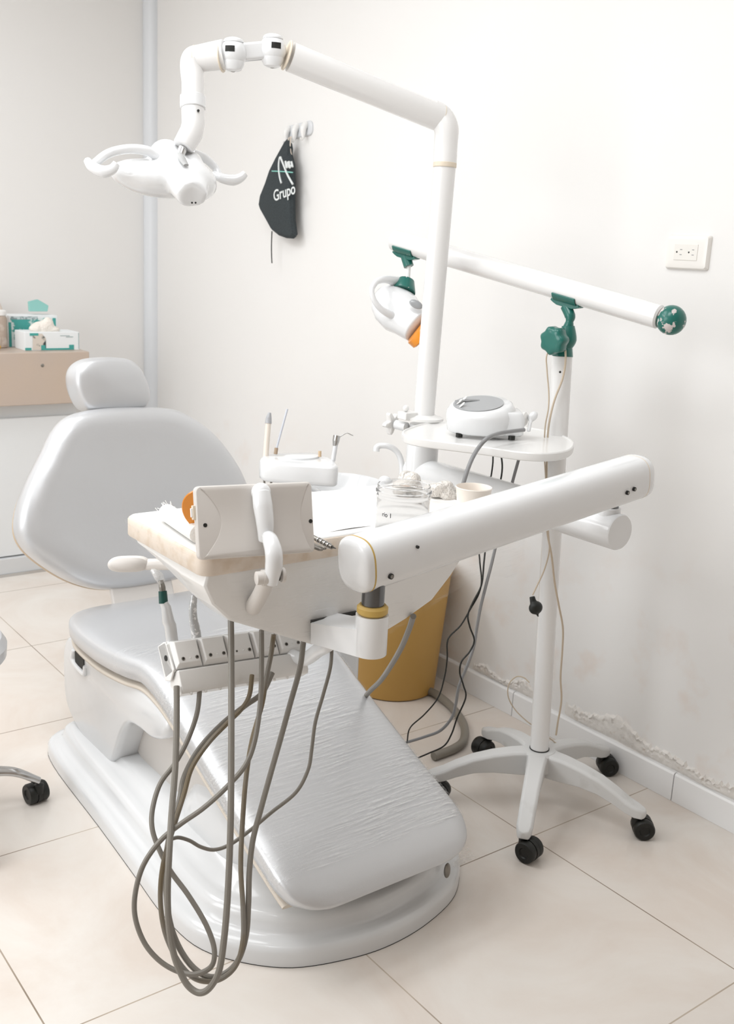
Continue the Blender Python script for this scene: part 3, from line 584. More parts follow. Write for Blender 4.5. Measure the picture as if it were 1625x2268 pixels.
# left pivot, bracket
c2 = at(822, 1400, 1.70)
zb, ztp = at(822, 1455, 1.70).z+.001, at(822, 1347, 1.70).z
cyl('pivot_pin', M_dkchrome, du, (c2.x, c2.y, ztp), (c2.x, c2.y, at(822, 1300, 1.70).z+.02), .0188)
cyl('pivot_ring', M_yel, du, (c2.x, c2.y, at(822, 1356, 1.70).z), (c2.x, c2.y, at(822, 1333, 1.70).z), .0258, bevel=.004, seg=40)
TZ = .902; TF = 1.372
hp = ony(690, 1400, TF); hq = ony(735, 1400, TF)
def bracket(m):
    z0, z1 = zb, at(822, 1358, 1.70).z
    m.lathe((c2.x, c2.y, z0+.001), (0, 0, 1), [(.0265, 0), (.0272, .001), (.0272, z1-z0)], 40)
    n0, f0 = ony(688, 1380, TF-.004), ony(688, 1425, TF-.004)
    zt_ = at(790, 1400, 1.70).z+.012
    m.add([n0, f0, (c2.x-.024, c2.y-.012, z0+.001), (c2.x-.024, c2.y-.012, zt_), (n0.x+.06, TF+.03, n0.z), (n0.x+.06, TF+.03, f0.z), (c2.x+.026, c2.y+.01, z0+.001), (c2.x+.026, c2.y+.01, zt_)],
          [(0, 1, 2, 3), (4, 7, 6, 5), (0, 3, 7, 4), (1, 5, 6, 2), (0, 4, 5, 1), (3, 2, 6, 7)])
part('tray_bracket', M_gloss, du, bracket, angle=40)
slotA, slotB = ony(690, 1379, TF), ony(790, 1358, TF)
part('bracket_slot', M_dark, du, lambda m: m.fbox(slotA+Vector((0, -.003, -.002)), slotB-slotA, (0, .02, 0), (0, 0, .0055)))
XR = 1.44
top = rrect(.738, TF, XR, 1.665, .022)
part('tray_rim', M_band, du, lambda m: m.rings([[(x, y_, z) for x, y_ in inset(top, i)] for z, i in ((TZ-.034, .002), (TZ-.031, 0), (TZ-.004, 0), (TZ-.001, .002), (TZ, .005))]))
part('tray_top', M_white, du, lambda m: m.rings([[(x, y_, TZ+z) for x, y_ in inset(top, i)] for z, i in ((0, .004), (.0018, .006), (.0018, .012))]))
fpx = [(452, 1300), (470, 1340), (510, 1376), (600, 1402), (690, 1428), (760, 1442), (830, 1415), (900, 1372), (958, 1330), (1000, 1275), (1022, 1240)]
fr = [(ony(x, y, TF+.004).x, ony(x, y, TF+.004).z) for x, y in fpx]
fr = [(.748, TZ-.033)]+fr+[(XR-.01, TZ-.033)]
def hull(m):
    R = []
    for y_, k, e in ((TF+.004, .96, .004), (TF+.007, 1, 0), (TF+.08, 1, 0), (TF+.17, .62, .0), (1.62, .4, .0), (1.655, .3, .01)):
        R.append([(x+(e if x < 1 else -e), y_, TZ-.033-(TZ-.033-z)*k) for x, z in fr])
    m.rings(R)
part('tray_hull', M_white, du, hull, bevel=.003, angle=50)
part('tray_handle', M_grey, du, lambda m: m.rings([[at(285+x, 1249+y, 1.93+d) for x, y in [(math.copysign(abs(math.cos(a))**.6, math.cos(a))*rx, math.sin(a)*ry-math.cos(a)*2) for a in [2*PI*k/32 for k in range(32)]]] for d, rx, ry in ((-.016, 40, 13), (-.010, 46, 17.5), (0, 47, 18.5), (.010, 46, 17.5), (.014, 40, 13))]), angle=60)
part('handle_stem', M_grey, du, lambda m: m.tube([at(320, 1250, 1.93), at(380, 1250, 1.90), at(420, 1252, 1.86)], .011, 12))

# hoses hanging from the tray, looping up to the handpiece holder
H1 = [(511, 1365), (512, 1450), (512, 1650), (511, 1800), (508, 1900), (503, 2000), (496, 2080), (485, 2150), (465, 2187), (442, 2199), (418, 2185), (400, 2155), (384, 2110), (374, 2050), (371, 1980), (374, 1900), (380, 1800), (388, 1700), (391, 1600), (391, 1520)]
H2 = [(579, 1395), (579, 1480), (576, 1560), (564, 1640), (543, 1695), (500, 1745), (450, 1790), (400, 1825), (355, 1862), (318, 1915), (300, 1975), (299, 2030), (318, 2085), (350, 2125), (390, 2150), (430, 2158), (462, 2146), (474, 2125), (472, 2090), (452, 2040), (415, 1980), (378, 1930), (352, 1880), (337, 1835), (338, 1790), (355, 1735), (388, 1690), (415, 1640), (436, 1580), (443, 1520)]
H3 = [(606, 1405), (600, 1450), (590, 1500), (580, 1560), (558, 1640), (545, 1720), (537, 1820), (533, 1920), (538, 2010), (538, 2080), (524, 2135), (495, 2165), (460, 2174), (425, 2163), (392, 2125), (364, 2060), (355, 1985), (362, 1910), (385, 1830), (407, 1760), (425, 1700), (462, 1645), (505, 1600), (535, 1570), (552, 1540), (558, 1495)]
H4 = [(672, 1420), (664, 1480), (642, 1560), (620, 1640), (600, 1710), (578, 1790), (560, 1860), (552, 1930), (550, 2000), (545, 2070), (528, 2125), (500, 2155), (465, 2164), (430, 2145), (400, 2105), (378, 2050), (368, 1980), (368, 1900), (380, 1830), (398, 1770), (408, 1720), (440, 1660), (490, 1605), (540, 1565), (580, 1535), (603, 1490)]
H5 = [(735, 1435), (731, 1480), (715, 1540), (698, 1600), (690, 1660), (682, 1705), (655, 1755), (600, 1800), (555, 1838), (510, 1870), (475, 1882), (445, 1876), (420, 1862), (396, 1855), (380, 1858)]
hose('hose', M_hose, du, dpath(H1, [1.70, 1.62, 1.58, 1.62, 1.75]), .0052)
hose('hose', M_hose, du, dpath(H2, [1.72, 1.66, 1.64, 1.62, 1.68, 1.78]), .0042)
hose('hose', M_hose2, du, dpath(H3, [1.74, 1.70, 1.63, 1.66, 1.82]), .0042)
hose('hose', M_hose, du, dpath(H4, [1.78, 1.70, 1.64, 1.69, 1.85]), .0048)
hose('hose', M_hose, du, dpath(H5, [1.82, 1.78, 1.74, 1.7]), .0032)
hose('supply_hose', M_hose, du, dpath([(915, 1365), (905, 1395), (888, 1435), (865, 1475), (842, 1508), (815, 1535), (790, 1570)], [1.9, 2.2, 2.62]), .0058)

# handpiece holder bar
hb = thing('handpiece_holder', at(389, 1483, 1.80), 'white holder bar of five screwed blocks hanging under the tray', 'holder')
O = at(389, 1483, 1.76); O2 = at(672, 1441, 1.93); hx = (O2-O); HL = hx.length; hx.normalize()
hz = (at(372, 1420, 1.775)-at(386, 1481, 1.76)); hz = (hz-hx*hz.dot(hx)).normalized(); hy = hz.cross(hx)      # hy away from the camera
if hy.dot(Vector((.6, .8, 0))) < 0: hy = -hy
part('block_rail', M_white, hb, lambda m: m.prism([O+hx*-.004+hy*a+hz*c_ for a, c_ in ((.004, -.002), (.004, .047), (.012, .054), (.034, .054), (.034, -.004))], hx*(HL+.004)), bevel=.001)
for k in range(5):
    w_ = HL/5
    bk = part('holder_block', M_white, hb, lambda m: m.rings([[O+hx*(k*w_+.001+(w_-.002)*u)+hy*(-d)+hz*(v_*.05) for u, v_ in ((i, j), (1-i, j), (1-i, 1-j*.5), (i, 1-j*.5))] for d, i, j in ((-.004, 0, 0), (0, 0, 0), (.007, .10, .16))]), bevel=.0012)
    for u in (.28, .78):
        if k == 2 and u < .5: r_ = .0018
        else: r_ = .0033
        part('screw', M_screw, bk, lambda m: m.lathe(O+hx*(k*w_+w_*u)+hz*.015-hy*.0072, -hy, [(r_, -.001), (r_, .0008), (r_*.7, .0008), (r_*.6, .0001)], 16))
        part('screw_recess', M_dark, bk, lambda m: m.lathe(O+hx*(k*w_+w_*u)+hz*.015-hy*.0078, -hy, [(r_*.45, 0), (r_*.45, .0005)], 6))
    part('rivet', M_white, bk, lambda m: m.ell(O+hx*(k*w_+w_*.54)+hz*.015-hy*.0072, .0014, .0014, .0014, n=10, m=6))
part('lower_bar', M_white, hb, lambda m: m.prism([O+hx*.002+hy*a+hz*c_ for a, c_ in ((-.004, -.004), (-.001, -.002), (.03, -.003), (.036, -.02), (.022, -.043), (.002, -.043), (-.003, -.036))], hx*(HL-.004)), bevel=.002)
part('end_plate', M_white, hb, lambda m: m.prism([O-hx*.004+hy*a+hz*c_ for a, c_ in ((0, .0), (.006, .052), (.036, .054), (.038, -.008), (.02, -.014), (.008, -.006))], hx*.0035), bevel=.0015)
part('end_hole', M_dark, hb, lambda m: m.lathe(O-hx*.0045+hy*.016+hz*.026, -hx, [(.005, -.001), (.005, .0006)], 16))
for k in range(9):
    part('stud', M_white, hb, lambda m: m.ell(O+hx*(.02+k*(HL-.04)/8)+hy*.004-hz*.044, .003, .003, .003, n=10, m=6))
part('holder_arm', M_gloss, hb, lambda m: m.tube([O2-hx*.03+hy*.012+hz*.005, at(672, 1460, 1.90), at(705, 1440, 1.84), at(735, 1420, 1.80), (c2.x+.05, TF+.04, at(740, 1400, 1.78).z)], [.011, .013, .013, .012, .012], 16))
# handpieces
hpz = thing('handpiece', at(378, 1420, 1.80), 'silver handpiece with a dark green ring in the leftmost block', 'handpiece')
D1 = 1.795
part('body', mat('satin_metal', '#d6d7d8', .25, metal=.4), hpz, lambda m: m.tube([at(382, 1425, D1), at(377, 1385, D1), at(373, 1378, D1), at(368, 1345, D1), at(362, 1334, D1)], [.0105, .0105, .0108, .0085, .0075], 20, smooth=False))
part('green_ring', mat('dark_green', '#1c4a44', .3), hpz, lambda m: m.tube([at(362, 1336, D1), at(360, 1309, D1)], [.0080, .0074], 20))
part('neck', M_screw, hpz, lambda m: m.tube([at(360, 1309, D1), at(359, 1300, D1), at(356, 1285, D1)], [.0055, .0058, .004], 16))
part('film_tuft', M_tuft, hpz, lambda m: m.tube([at(359, 1292, D1), at(352, 1278, D1), at(344, 1268, D1), at(335, 1262, D1)], [.006, .009, .007, .003], 10))
h2_ = thing('sleeved_handpiece', at(434, 1415, 1.86), 'handpiece in a dotted clear sleeve standing in the second block', 'handpiece')
part('body', mat('sleeve_clear', '#c3c4c5', .2, metal=.3, noise=(160, '#f4f4f4', .55, .6)), h2_, lambda m: m.tube([at(436, 1425, 1.84), at(433, 1395, 1.84), at(428, 1370, 1.84), at(427, 1345, 1.84), at(430, 1318, 1.84)], [.0095, .0085, .0075, .007, .006], 16))

# ---- film around the tray
tf = thing('tray_film', (1.0, 1.4, .85), 'crinkled clear stretch film wrapped round the instrument tray and drooping below', 'plastic film')
def sheet(m, topp, botp, rows=10, jit=.0009):
    n = len(topp); vs = []
    for j in range(rows+1):
        for i in range(n):
            p = Vector(topp[i]).lerp(Vector(botp[i]), j/rows); k = random.uniform(-jit, jit)
            vs.append(p+Vector((k, random.uniform(-jit, jit), k*.5 if 0 < j else 0)))
    m.add(vs, [(j*n+i, j*n+i+1, (j+1)*n+i+1, (j+1)*n+i) for j in range(rows) for i in range(n-1)])
def resamp(pts, n):
    pts = [Vector(p) for p in pts]; L = [0]
    for a, b in zip(pts, pts[1:]): L.append(L[-1]+(b-a).length)
    o = []
    for k in range(n):
        l = L[-1]*k/(n-1); i = 0
        while i < len(pts)-2 and L[i+1] < l: i += 1
        o.append(pts[i].lerp(pts[i+1], (l-L[i])/max(L[i+1]-L[i], 1e-6)))
    return o
e_ = .004
tp = [(.738-e_, 1.66, TZ-.002), (.738-e_, TF+.01, TZ-.002), (.75, TF-e_, TZ-.002), (1.0, TF-e_, TZ-.002), (1.15, TF-e_, TZ-.002)]
bt = [ony(330, 1272, 1.62), ony(420, 1335, 1.45), ony(505, 1385, TF), ony(600, 1408, TF-.001), ony(700, 1432, TF-.001), ony(735, 1440, TF-.001)]
part('front_wrap', M_filmv, tf, lambda m: sheet(m, resamp(tp, 70), resamp(bt, 70), 16), angle=80)
t2 = [ony(862, 1340, TF-.002), ony(900, 1320, TF), ony(960, 1280, TF+.02), ony(1020, 1235, TF+.05), ony(1080, 1190, 1.42), ony(1165, 1165, 1.45)]
b2_ = [ony(862, 1405, TF-.002), ony(905, 1378, TF), ony(970, 1333, TF+.02), ony(1030, 1295, 1.40), ony(1080, 1275, 1.42), ony(1140, 1280, 1.43), ony(1160, 1240, 1.45)]
part('drooping_end', M_filmv, tf, lambda m: sheet(m, resamp(t2, 50), resamp(b2_, 50), 12, .0018), angle=80)

# ================================================================ FILM VIEWER
fv = thing('film_viewer', at(580, 1290, 1.60), 'white rectangular x-ray viewer seen from behind, on a curved arm at the tray corner', 'light box')
vo = at(440, 1241, 1.58); vx = at(697, 1223, 1.655)-vo; vy = at(436, 1077, 1.58)-vo; VW, VH = vx.length, vy.length
vx.normalize(); vy = (vy-vx*vy.dot(vx)); vy.normalize(); vn = vx.cross(vy); vn = vn if vn.dot(Vector((-.6, -.8, 0))) > 0 else -vn
def vp(u, v_, d): return vo+vx*u+vy*v_+vn*d
part('housing', M_grey, fv, lambda m: m.rings([[vp(x, y, d) for x, y in rrect(i, i, VW-i, VH-i, .008)] for d, i in ((-.016, .002), (-.014, 0), (-.008, 0), (-.0078, .001), (-.0072, .001), (-.007, 0), (-.001, 0), (.001, .0015), (.0015, .003))]), angle=25)
def vpanel(m):
    P = []
    n = 16
    for k in range(n+1): a = k/n; P.append((VW-.006-.016*math.sin(PI*a), .002+(VH-.004)*a))
    for k in range(n+1): a = 1-k/n; P.append((.008+.030*math.sin(PI*a), .002+(VH-.004)*a))
    m.rings([[vp(x, y, d) for x, y in inset(P, i)] for d, i in ((.001, 0), (.0022, .0), (.0028, .0012))])
part('raised_panel', M_grey, fv, vpanel)
for u, v_ in ((.0125, .053), (VW-.005, .05)):
    part('screw_hole', M_dark, fv, lambda m: m.lathe(vp(u, v_, .0016), vn, [(.0032, -.002), (.0032, .0004)], 16))
sw = part('switch', M_cream, fv, lambda m: m.fbox(vp(-.0045, .062, -.012), vx*.005, vy*.022, vn*.009), bevel=.001)
part('rocker', M_white, sw, lambda m: m.fbox(vp(-.007, .066, -.0105), vx*.004, vy*.014, vn*.006), bevel=.001)
part('arm_spine', M_gloss, fv, lambda m: m.tube([at(x, y, d) for x, y, d in ((578, 1088, 1.605), (582, 1120, 1.60), (587, 1160, 1.60), (588, 1200, 1.607))], [.0145, .0155, .014, .011], 20), sub=1)
part('arm_spine_end', M_gloss, fv, lambda m: m.ell(at(578, 1091, 1.608), .0155, .0155, .0155))
part('arm_neck', M_gloss, fv, lambda m: m.tube([at(x, y, d) for x, y, d in ((592, 1186, 1.60), (599, 1198, 1.58), (606, 1225, 1.57), (606, 1255, 1.575), (600, 1292, 1.585))], [.009, .0125, .0135, .0135, .0105], 20))
part('hinge_knob', M_grey, fv, lambda m: m.lathe(at(566, 1281, 1.575), vx, [(.008, 0), (.0105, .001), (.0105, .012), (.012, .0125), (.012, .018), (.009, .0185)], 28))
part('hinge_body', M_grey, fv, lambda m: m.lathe(at(580, 1280, 1.58), vx, [(.0125, 0), (.0125, .008)], 28))
part('hinge_body', M_grey, fv, lambda m: m.lathe(at(622, 1274, 1.59), vx, [(.011, 0), (.012, .001), (.012, .005), (.008, .0055)], 28))
part('hinge_gap', M_dark, fv, lambda m: m.lathe(at(586, 1279, 1.59), vx, [(.007, 0), (.007, .024)], 20))
part('base_fork', M_grey, fv, lambda m: m.tube([at(590, 1282, 1.60), at(580, 1310, 1.64), ony(560, 1345, TF+.004)], [.0125, .013, .014], 16, flat=1))
# things on the tray
op = thing('orange_shield', (.85, 1.45, TZ), 'round orange light shield standing behind the viewer on the tray', 'shield')
oc = at(463, 1134, 1.66)
oax = Vector((-.62, -.60, -.35)).normalized()
part('disc', M_orange, op, lambda m: m.lathe(oc, oax, [(.044, -.0015), (.0455, 0), (.044, .0015)], 48))
part('stem', M_white, op, lambda m: m.tube([oc-oax*.004, oc-oax*.02+Vector((.01, .02, -.03))], .006, 10))
rl = thing('gauze_roll', onz(390, 1160, TZ), 'white mesh gauze roll with frayed end lying on the left of the tray', 'gauze')
ra, rb = onz(368, 1155, TZ+.001), onz(440, 1205, TZ+.001); ra.z = rb.z = TZ+.0175
rd = (rb-ra).normalized()
part('roll', M_gauze, rl, lambda m: m.lathe(ra, rd, [(.006, .004), (.012, .0), (.0155, .004), (.0155, (rb-ra).length), (.012, (rb-ra).length+.002)], 28))
def fray(m):
    for k in range(26):
        a = random.uniform(0, 2*PI); u = rd.orthogonal().normalized(); v_ = rd.cross(u); p = ra+(u*math.cos(a)+v_*math.sin(a))*.0145+rd*.003
        m.tube([p, p-rd*random.uniform(.004, .01)+Vector((random.uniform(-.004, .004), random.uniform(-.004, .004), random.uniform(0, .007)))], .0006, 4, smooth=False)
part('frayed_threads', M_gauze, rl, fray)
jt = thing('plastic_jar', onz(890, 1178, TZ), 'empty clear plastic jar standing on the tray behind the swing arm', 'jar')
jc = onz(889, 1176, TZ+.003); JR = .0478
part('jar_body', M_clear, jt, lambda m: m.lathe(jc, (0, 0, 1), [(.001, 0), (JR*.9, 0), (JR*.97, .003), (JR*.97, .058), (JR*.99, .061), (JR*.99, .064), (JR*.97, .066), (JR*.97, .07), (JR*1.02, .071), (JR*1.02, .074), (JR*.97, .075), (JR*.97, .082), (JR*.95, .083), (JR*.93, .082), (JR*.93, .004), (.001, .0025)], 56, caps=False))
def jtext():
    tw = text('label_print', 'rio 1', M_black, None, (0, 0, 0), (1, 0, 0), (0, 1, 0), .011, .0001)
    me = tw.data; bpy.data.objects.remove(tw); a0 = math.atan2(-.793, -.609)-.62       # wrap it round the jar
    for v in me.vertices:
        a = a0+(v.co.x-.012)/JR; h = v.co.y; v.co = Vector((jc.x+(JR*.97+.0006)*math.cos(a), jc.y+(JR*.97+.0006)*math.sin(a), jc.z+.033+h))-jt.location
    o = bpy.data.objects.new('label_print', me); C.objects.link(o); o.parent = jt
jtext()
cp = thing('plastic_cup', onz(1045, 1118, TZ), 'small off-white cup with a thin rim at the right end of the tray', 'cup')
cc_ = onz(1046, 1124, TZ+.003)
part('cup_body', mat('cup_offwhite', '#efe6dc', .4), cp, lambda m: m.lathe(cc_, (0, 0, 1), [(.001, 0), (.028, 0), (.030, .002), (.0345, .038), (.0355, .04), (.0345, .0415), (.0335, .04), (.029, .004), (.001, .003)], 48, caps=False))
def crumple(name, label, c, rx, ry, rz, m_, seedv):
    random.seed(seedv); mb = MB()
    for k in range(9): mb.ell(Vector(c)+Vector((random.uniform(-rx, rx)*.6, random.uniform(-ry, ry)*.6, random.uniform(.15, .9)*rz)), rx*random.uniform(.3, .6), ry*random.uniform(.3, .6), rz*random.uniform(.2, .4), n=8, m=5)
    o = mb.build(name, m_, None, remesh=.005, smooth=2); tag(o, label, 'wrapper'); return o
M_crum = mat('crumpled_film', '#efe9e2', .25, bump=(70, 1, .02))
crumple('crumpled_wrapper', 'taller crumpled clear wrapper on the tray just behind the jar', onz(905, 1095, TZ)+Vector((0, 0, 0)), .035, .03, .045, M_crum, 3)
crumple('crumpled_wrapper', 'flatter crumpled clear wrapper on the tray between jar and cup', onz(985, 1105, TZ), .038, .03, .032, M_crum, 5)
pp = MB()
a0 = onz(560, 1128, TZ)
def paper(m):
    n = 24; vs = []
    for j in range(n+1):
        for i in range(n+1):
            x = .86+.5*i/n; y_ = 1.40+.245*j/n
            vs.append((x, y_, TZ+.0024+.0012*math.sin(i*.9+j*.5)+.006*max(0, (j-n+4)/4)*abs(math.sin(i*.6))))
    m.add(vs, [(j*(n+1)+i, j*(n+1)+i+1, (j+1)*(n+1)+i+1, (j+1)*(n+1)+i) for j in range(n) for i in range(n)])
tag(part('paper_liner', M_paper, None, paper, angle=80), 'white paper sheet covering the top of the instrument tray', 'paper')
pr_ = thing('probe', onz(715, 1205, TZ), 'slim steel probe with threaded grip lying by the viewer right edge', 'instrument')
q0, q1 = onz(690, 1188, TZ+.012), onz(735, 1212, TZ+.008)
part('handle', M_screw, pr_, lambda m: m.tube([q0, q1], [.004, .0035], 12))
part('tip', M_dkchrome, pr_, lambda m: m.tube([q1, onz(744, 1215, TZ+.006)], [.002, .0006], 8))
for k in range(4): part('ring', M_chrome, pr_, lambda m: m.lathe(q0.lerp(q1, .35+.16*k), q1-q0, [(.005, 0), (.005, .002)], 14))
p2_ = thing('tweezers', onz(705, 1212, TZ), 'grey steel tweezers lying in front of the slim probe', 'instrument')
part('arm', M_screw, p2_, lambda m: m.tube([onz(680, 1200, TZ+.006), onz(715, 1214, TZ+.006), onz(722, 1214, TZ+.006)], [.003, .0028, .001], 8))
part('arm', M_screw, p2_, lambda m: m.tube([onz(680, 1205, TZ+.005), onz(708, 1217, TZ+.005), onz(716, 1216, TZ+.005)], [.003, .0028, .001], 8))

# ================================================================ OPERATING LAMP on its post, SHELF
ZS = .973
sf = thing('accessory_shelf', (1.7, 1.8, ZS), 'small white oblong shelf clamped at the foot of the lamp post', 'shelf')
so = [onz(x, y, ZS) for x, y in ((905, 948), (940, 938), (1000, 936), (1080, 940), (1160, 946), (1225, 957), (1262, 972), (1271, 986), (1255, 999), (1210, 1005), (1150, 1002), (1080, 992), (1000, 982), (930, 973), (896, 965), (890, 956))]
so2 = smooth2([(p.x, p.y) for p in so], 4)
part('board', M_white, sf, lambda m: m.rings([[(x, y_, ZS+h) for x, y_ in inset(so2, i)] for h, i in ((-.018, .004), (-.016, .001), (-.012, 0), (-.001, 0), (.0015, .002), (.0015, .005), (-.001, .007))]), angle=30)
part('knob_clamp', M_gloss, sf, lambda m: m.tube([at(900, 946, 2.58), at(877, 940, 2.60)], .012, 16))
def lobes(c, ax_, r, th, n, depth=.14):
    c, ax_ = Vector(c), Vector(ax_).normalized(); u = ax_.orthogonal().normalized(); v_ = ax_.cross(u); N_ = n*8
    def rg(s, d): return [c+ax_*d+(u*math.cos(2*PI*k/N_)+v_*math.sin(2*PI*k/N_))*r*s*(1+depth*math.cos(2*PI*k*n/N_)) for k in range(N_)]
    return [rg(.85, 0), rg(1, th*.15), rg(1, th*.85), rg(.85, th), rg(.5, th)]
part('star_knob', M_white, sf, lambda m: m.rings(lobes(at(872, 938, 2.60), at(850, 934, 2.62)-at(872, 938, 2.60), .022, .016, 5, .35)))
part('small_clamp', M_white, sf, lambda m: (m.box(Vector((PX-.06, PY+.0, ZS+.003)), Vector((PX-.02, PY+.035, ZS+.022))), m.ell((PX-.045, PY+.02, ZS+.03), .008, .008, .008)), bevel=.003)
lp = thing('operating_lamp', (PX, PY, ZS), 'white dental operating light hanging from a jointed arm on a tall post', 'lamp')
TP = at(985, 285, 2.44); pb_ = Vector((PX+.004, PY+.008, ZS+.002)); pb_ = at(938, 922, 2.585); pb_.z = ZS+.002
TPv = Vector((TP.x, TP.y, TP.z))
part('base_flange', M_white, lp, lambda m: m.lathe(pb_, (0, 0, 1), [(.05, 0), (.05, .006), (.036, .01), (.03, .013)], 40))
cyl('post', M_tube, lp, pb_, at(985, 366, 2.45), .0262, seg=40)
part('post_ring', M_cream, lp, lambda m: m.lathe(at(984.5, 371, 2.45), TP-pb_, [(.027, 0), (.0278, .001), (.0278, .010), (.027, .011)], 40))
part('elbow', M_tube, lp, lambda m: m.tube([at(985, 366, 2.45), at(987, 320, 2.445), at(988, 285, 2.44), at(976, 262, 2.44), at(955, 250, 2.435)], [.0275, .028, .029, .030, .0305], 40))
J2, J1 = at(604, 110, 2.28), at(517, 118, 2.26)
AA = at(975, 262, 2.44)
part('main_arm', M_tube, lp, lambda m: m.tube([AA, AA.lerp(J2, .5), J2.lerp(AA, .10)], [.0308, .031, .0315], 40, smooth=False))
part('arm_ring', M_cream, lp, lambda m: m.lathe(J2.lerp(AA, .075), AA-J2, [(.0315, 0), (.0322, .0008), (.0322, .0025), (.0315, .0032)], 40))
part('elbow_ring', M_cream, lp, lambda m: m.lathe(AA, J2-AA, [(.0312, 0), (.0314, .0015)], 40))
def balljoint(c, r, out):
    part('ball_joint', M_gloss, lp, lambda m: m.ell(c, r, r, r*1.0, n=36, m=24))
    part('joint_cap', M_gloss, lp, lambda m: m.lathe(c+Vector((0, 0, r*.72)), (0, 0, 1), [(r*.74, 0), (r*.74, r*.1), (r*.66, r*.22), (r*.4, r*.33), (.001, r*.37)], 32))
    part('joint_cup', M_gloss, lp, lambda m: m.lathe(c-Vector((0, 0, r*.55)), (0, 0, -1), [(r*.84, 0), (r*.78, r*.28), (r*.60, r*.58), (r*.3, r*.70), (.001, r*.72)], 32))
    cf_ = Vector((-.61, -.79, 0)); sg = Vector((.79, -.61, 0))
    part('joint_slot', M_dark, lp, lambda m: m.rings([[c+(cf_*math.cos(a)+sg*math.sin(a))*(r*1.012)+Vector((0, 0, h)) for a in [out+k*.09 for k in range(9)]]+[c+(cf_*math.cos(a)+sg*math.sin(a))*(r*.9)+Vector((0, 0, h)) for a in [out+.72-k*.09 for k in range(9)]] for h in (-r*.05, r*.36)]))
    part('socket_plug', M_screw, lp, lambda m: m.lathe(c-Vector((0, 0, r*1.12))+cf_*r*.2, cf_*.5-Vector((0, 0, 1)), [(r*.2, 0), (r*.2, .003)], 16))
balljoint(J2, .030, .0); balljoint(J1, .030, -.5)
part('joint_link', M_gloss, lp, lambda m: m.rings([[J1.lerp(J2, t_)+Vector((0, 0, z))+Vector((-.61, -.79, 0))*y_ for y_, z in rrect(-.014, -.018, .014, .018, .006)] for t_ in (.1, .9)]))
part('short_arm', M_tube, lp, lambda m: m.tube([J1.lerp(at(440, 128, 2.27), .25), at(440, 130, 2.27)], [.031, .028], 36, smooth=False))
part('arm_ring', M_cream, lp, lambda m: m.lathe(at(492, 126, 2.262), at(440, 130, 2.27)-at(492, 126, 2.262), [(.0313, 0), (.0319, .0008), (.0319, .0022), (.0313, .003)], 36))
part('arm_ring', M_cream, lp, lambda m: m.lathe(at(434, 131, 2.27), at(440, 130, 2.27)-at(492, 126, 2.262), [(.0287, 0), (.0287, .0015)], 36))
part('drop_elbow', M_tube, lp, lambda m: m.tube([at(446, 130, 2.27), at(430, 133, 2.27), at(425, 150, 2.27), at(427, 180, 2.27), at(427, 215, 2.27)], [.0282, .028, .026, .0248, .0245], 36))
part('collar', M_gloss, lp, lambda m: m.lathe(at(427, 213, 2.27), at(427, 242, 2.27)-at(427, 213, 2.27), [(.0262, 0), (.0282, .0015), (.0282, .026), (.0265, .0275)], 40))
part('set_screw', M_dark, lp, lambda m: m.ell(at(439, 245, 2.247), .003, .003, .003, n=10, m=6))
part('drop_tube', M_tube, lp, lambda m: m.tube([at(427, 238, 2.27), at(428, 275, 2.27), at(424, 293, 2.27), at(405, 326, 2.265)], [.0252, .0252, .0255, .0235], 36, smooth=False), bevel=.004)
part('swivel', M_chrome, lp, lambda m: m.tube([at(405, 328, 2.262), at(398, 348, 2.258)], .010, 20))
def head(m):
    X_ = Vector((.79, -.61, -.10)); Y_ = Vector((.61, .79, 0)); Z_ = Vector((0, 0, 1))
    m.ell(at(342, 396, 2.29), .098, .09, .040, X_, Y_, Z_)
    m.ell(at(420, 400, 2.29), .060, .088, .045, X_, Y_, Z_)
    m.ell(at(372, 356, 2.30), .044, .045, .046, X_, Y_, Z_)
    m.tube([at(365, 335, 2.30), at(390, 380, 2.26), at(425, 432, 2.21)], [.026, .040, .032], 16)
    m.tube([at(425, 350, 2.30), at(432, 390, 2.26), at(432, 435, 2.215)], [.020, .028, .027], 16)
hdm = part('lamp_head', M_gloss, lp, head, remesh=.005, smooth=10)
part('head_slot', mat('slot_shade', '#a9a9a8', .5), lp, lambda m: m.tube([at(398, 340, 2.235), at(403, 352, 2.218), at(412, 366, 2.205)], [.006, .0085, .006], 14, flat=.5))
for x in (425, 433): part('head_screw', M_dark, lp, lambda m: m.ell(at(x, 449, 2.182), .0022, .0022, .0022, n=8, m=6))
part('handle_bar', M_gloss, lp, lambda m: m.tube([at(350, 348, 2.26), at(325, 334, 2.24), at(285, 330, 2.22), (at(240, 340, 2.20)), at(205, 366, 2.19)], [.010, .0105, .010, .0095, .009], 18))
part('handle_grip', M_gloss, lp, lambda m: m.tube([at(194, 357, 2.20), at(205, 370, 2.185), at(228, 380, 2.18), at(248, 375, 2.18), at(258, 362, 2.18)], [.0085, .0115, .0125, .0105, .008], 18))
part('handle_bar', M_gloss, lp, lambda m: m.tube([at(425, 338, 2.33), at(450, 348, 2.36), at(475, 370, 2.38), at(486, 390, 2.38)], [.009, .0095, .009, .008], 18))
part('handle_grip', M_gloss, lp, lambda m: m.tube([at(474, 385, 2.38), at(490, 394, 2.37), at(515, 399, 2.37), at(532, 394, 2.37), at(543, 384, 2.37)], [.007, .011, .0125, .0105, .008], 18))

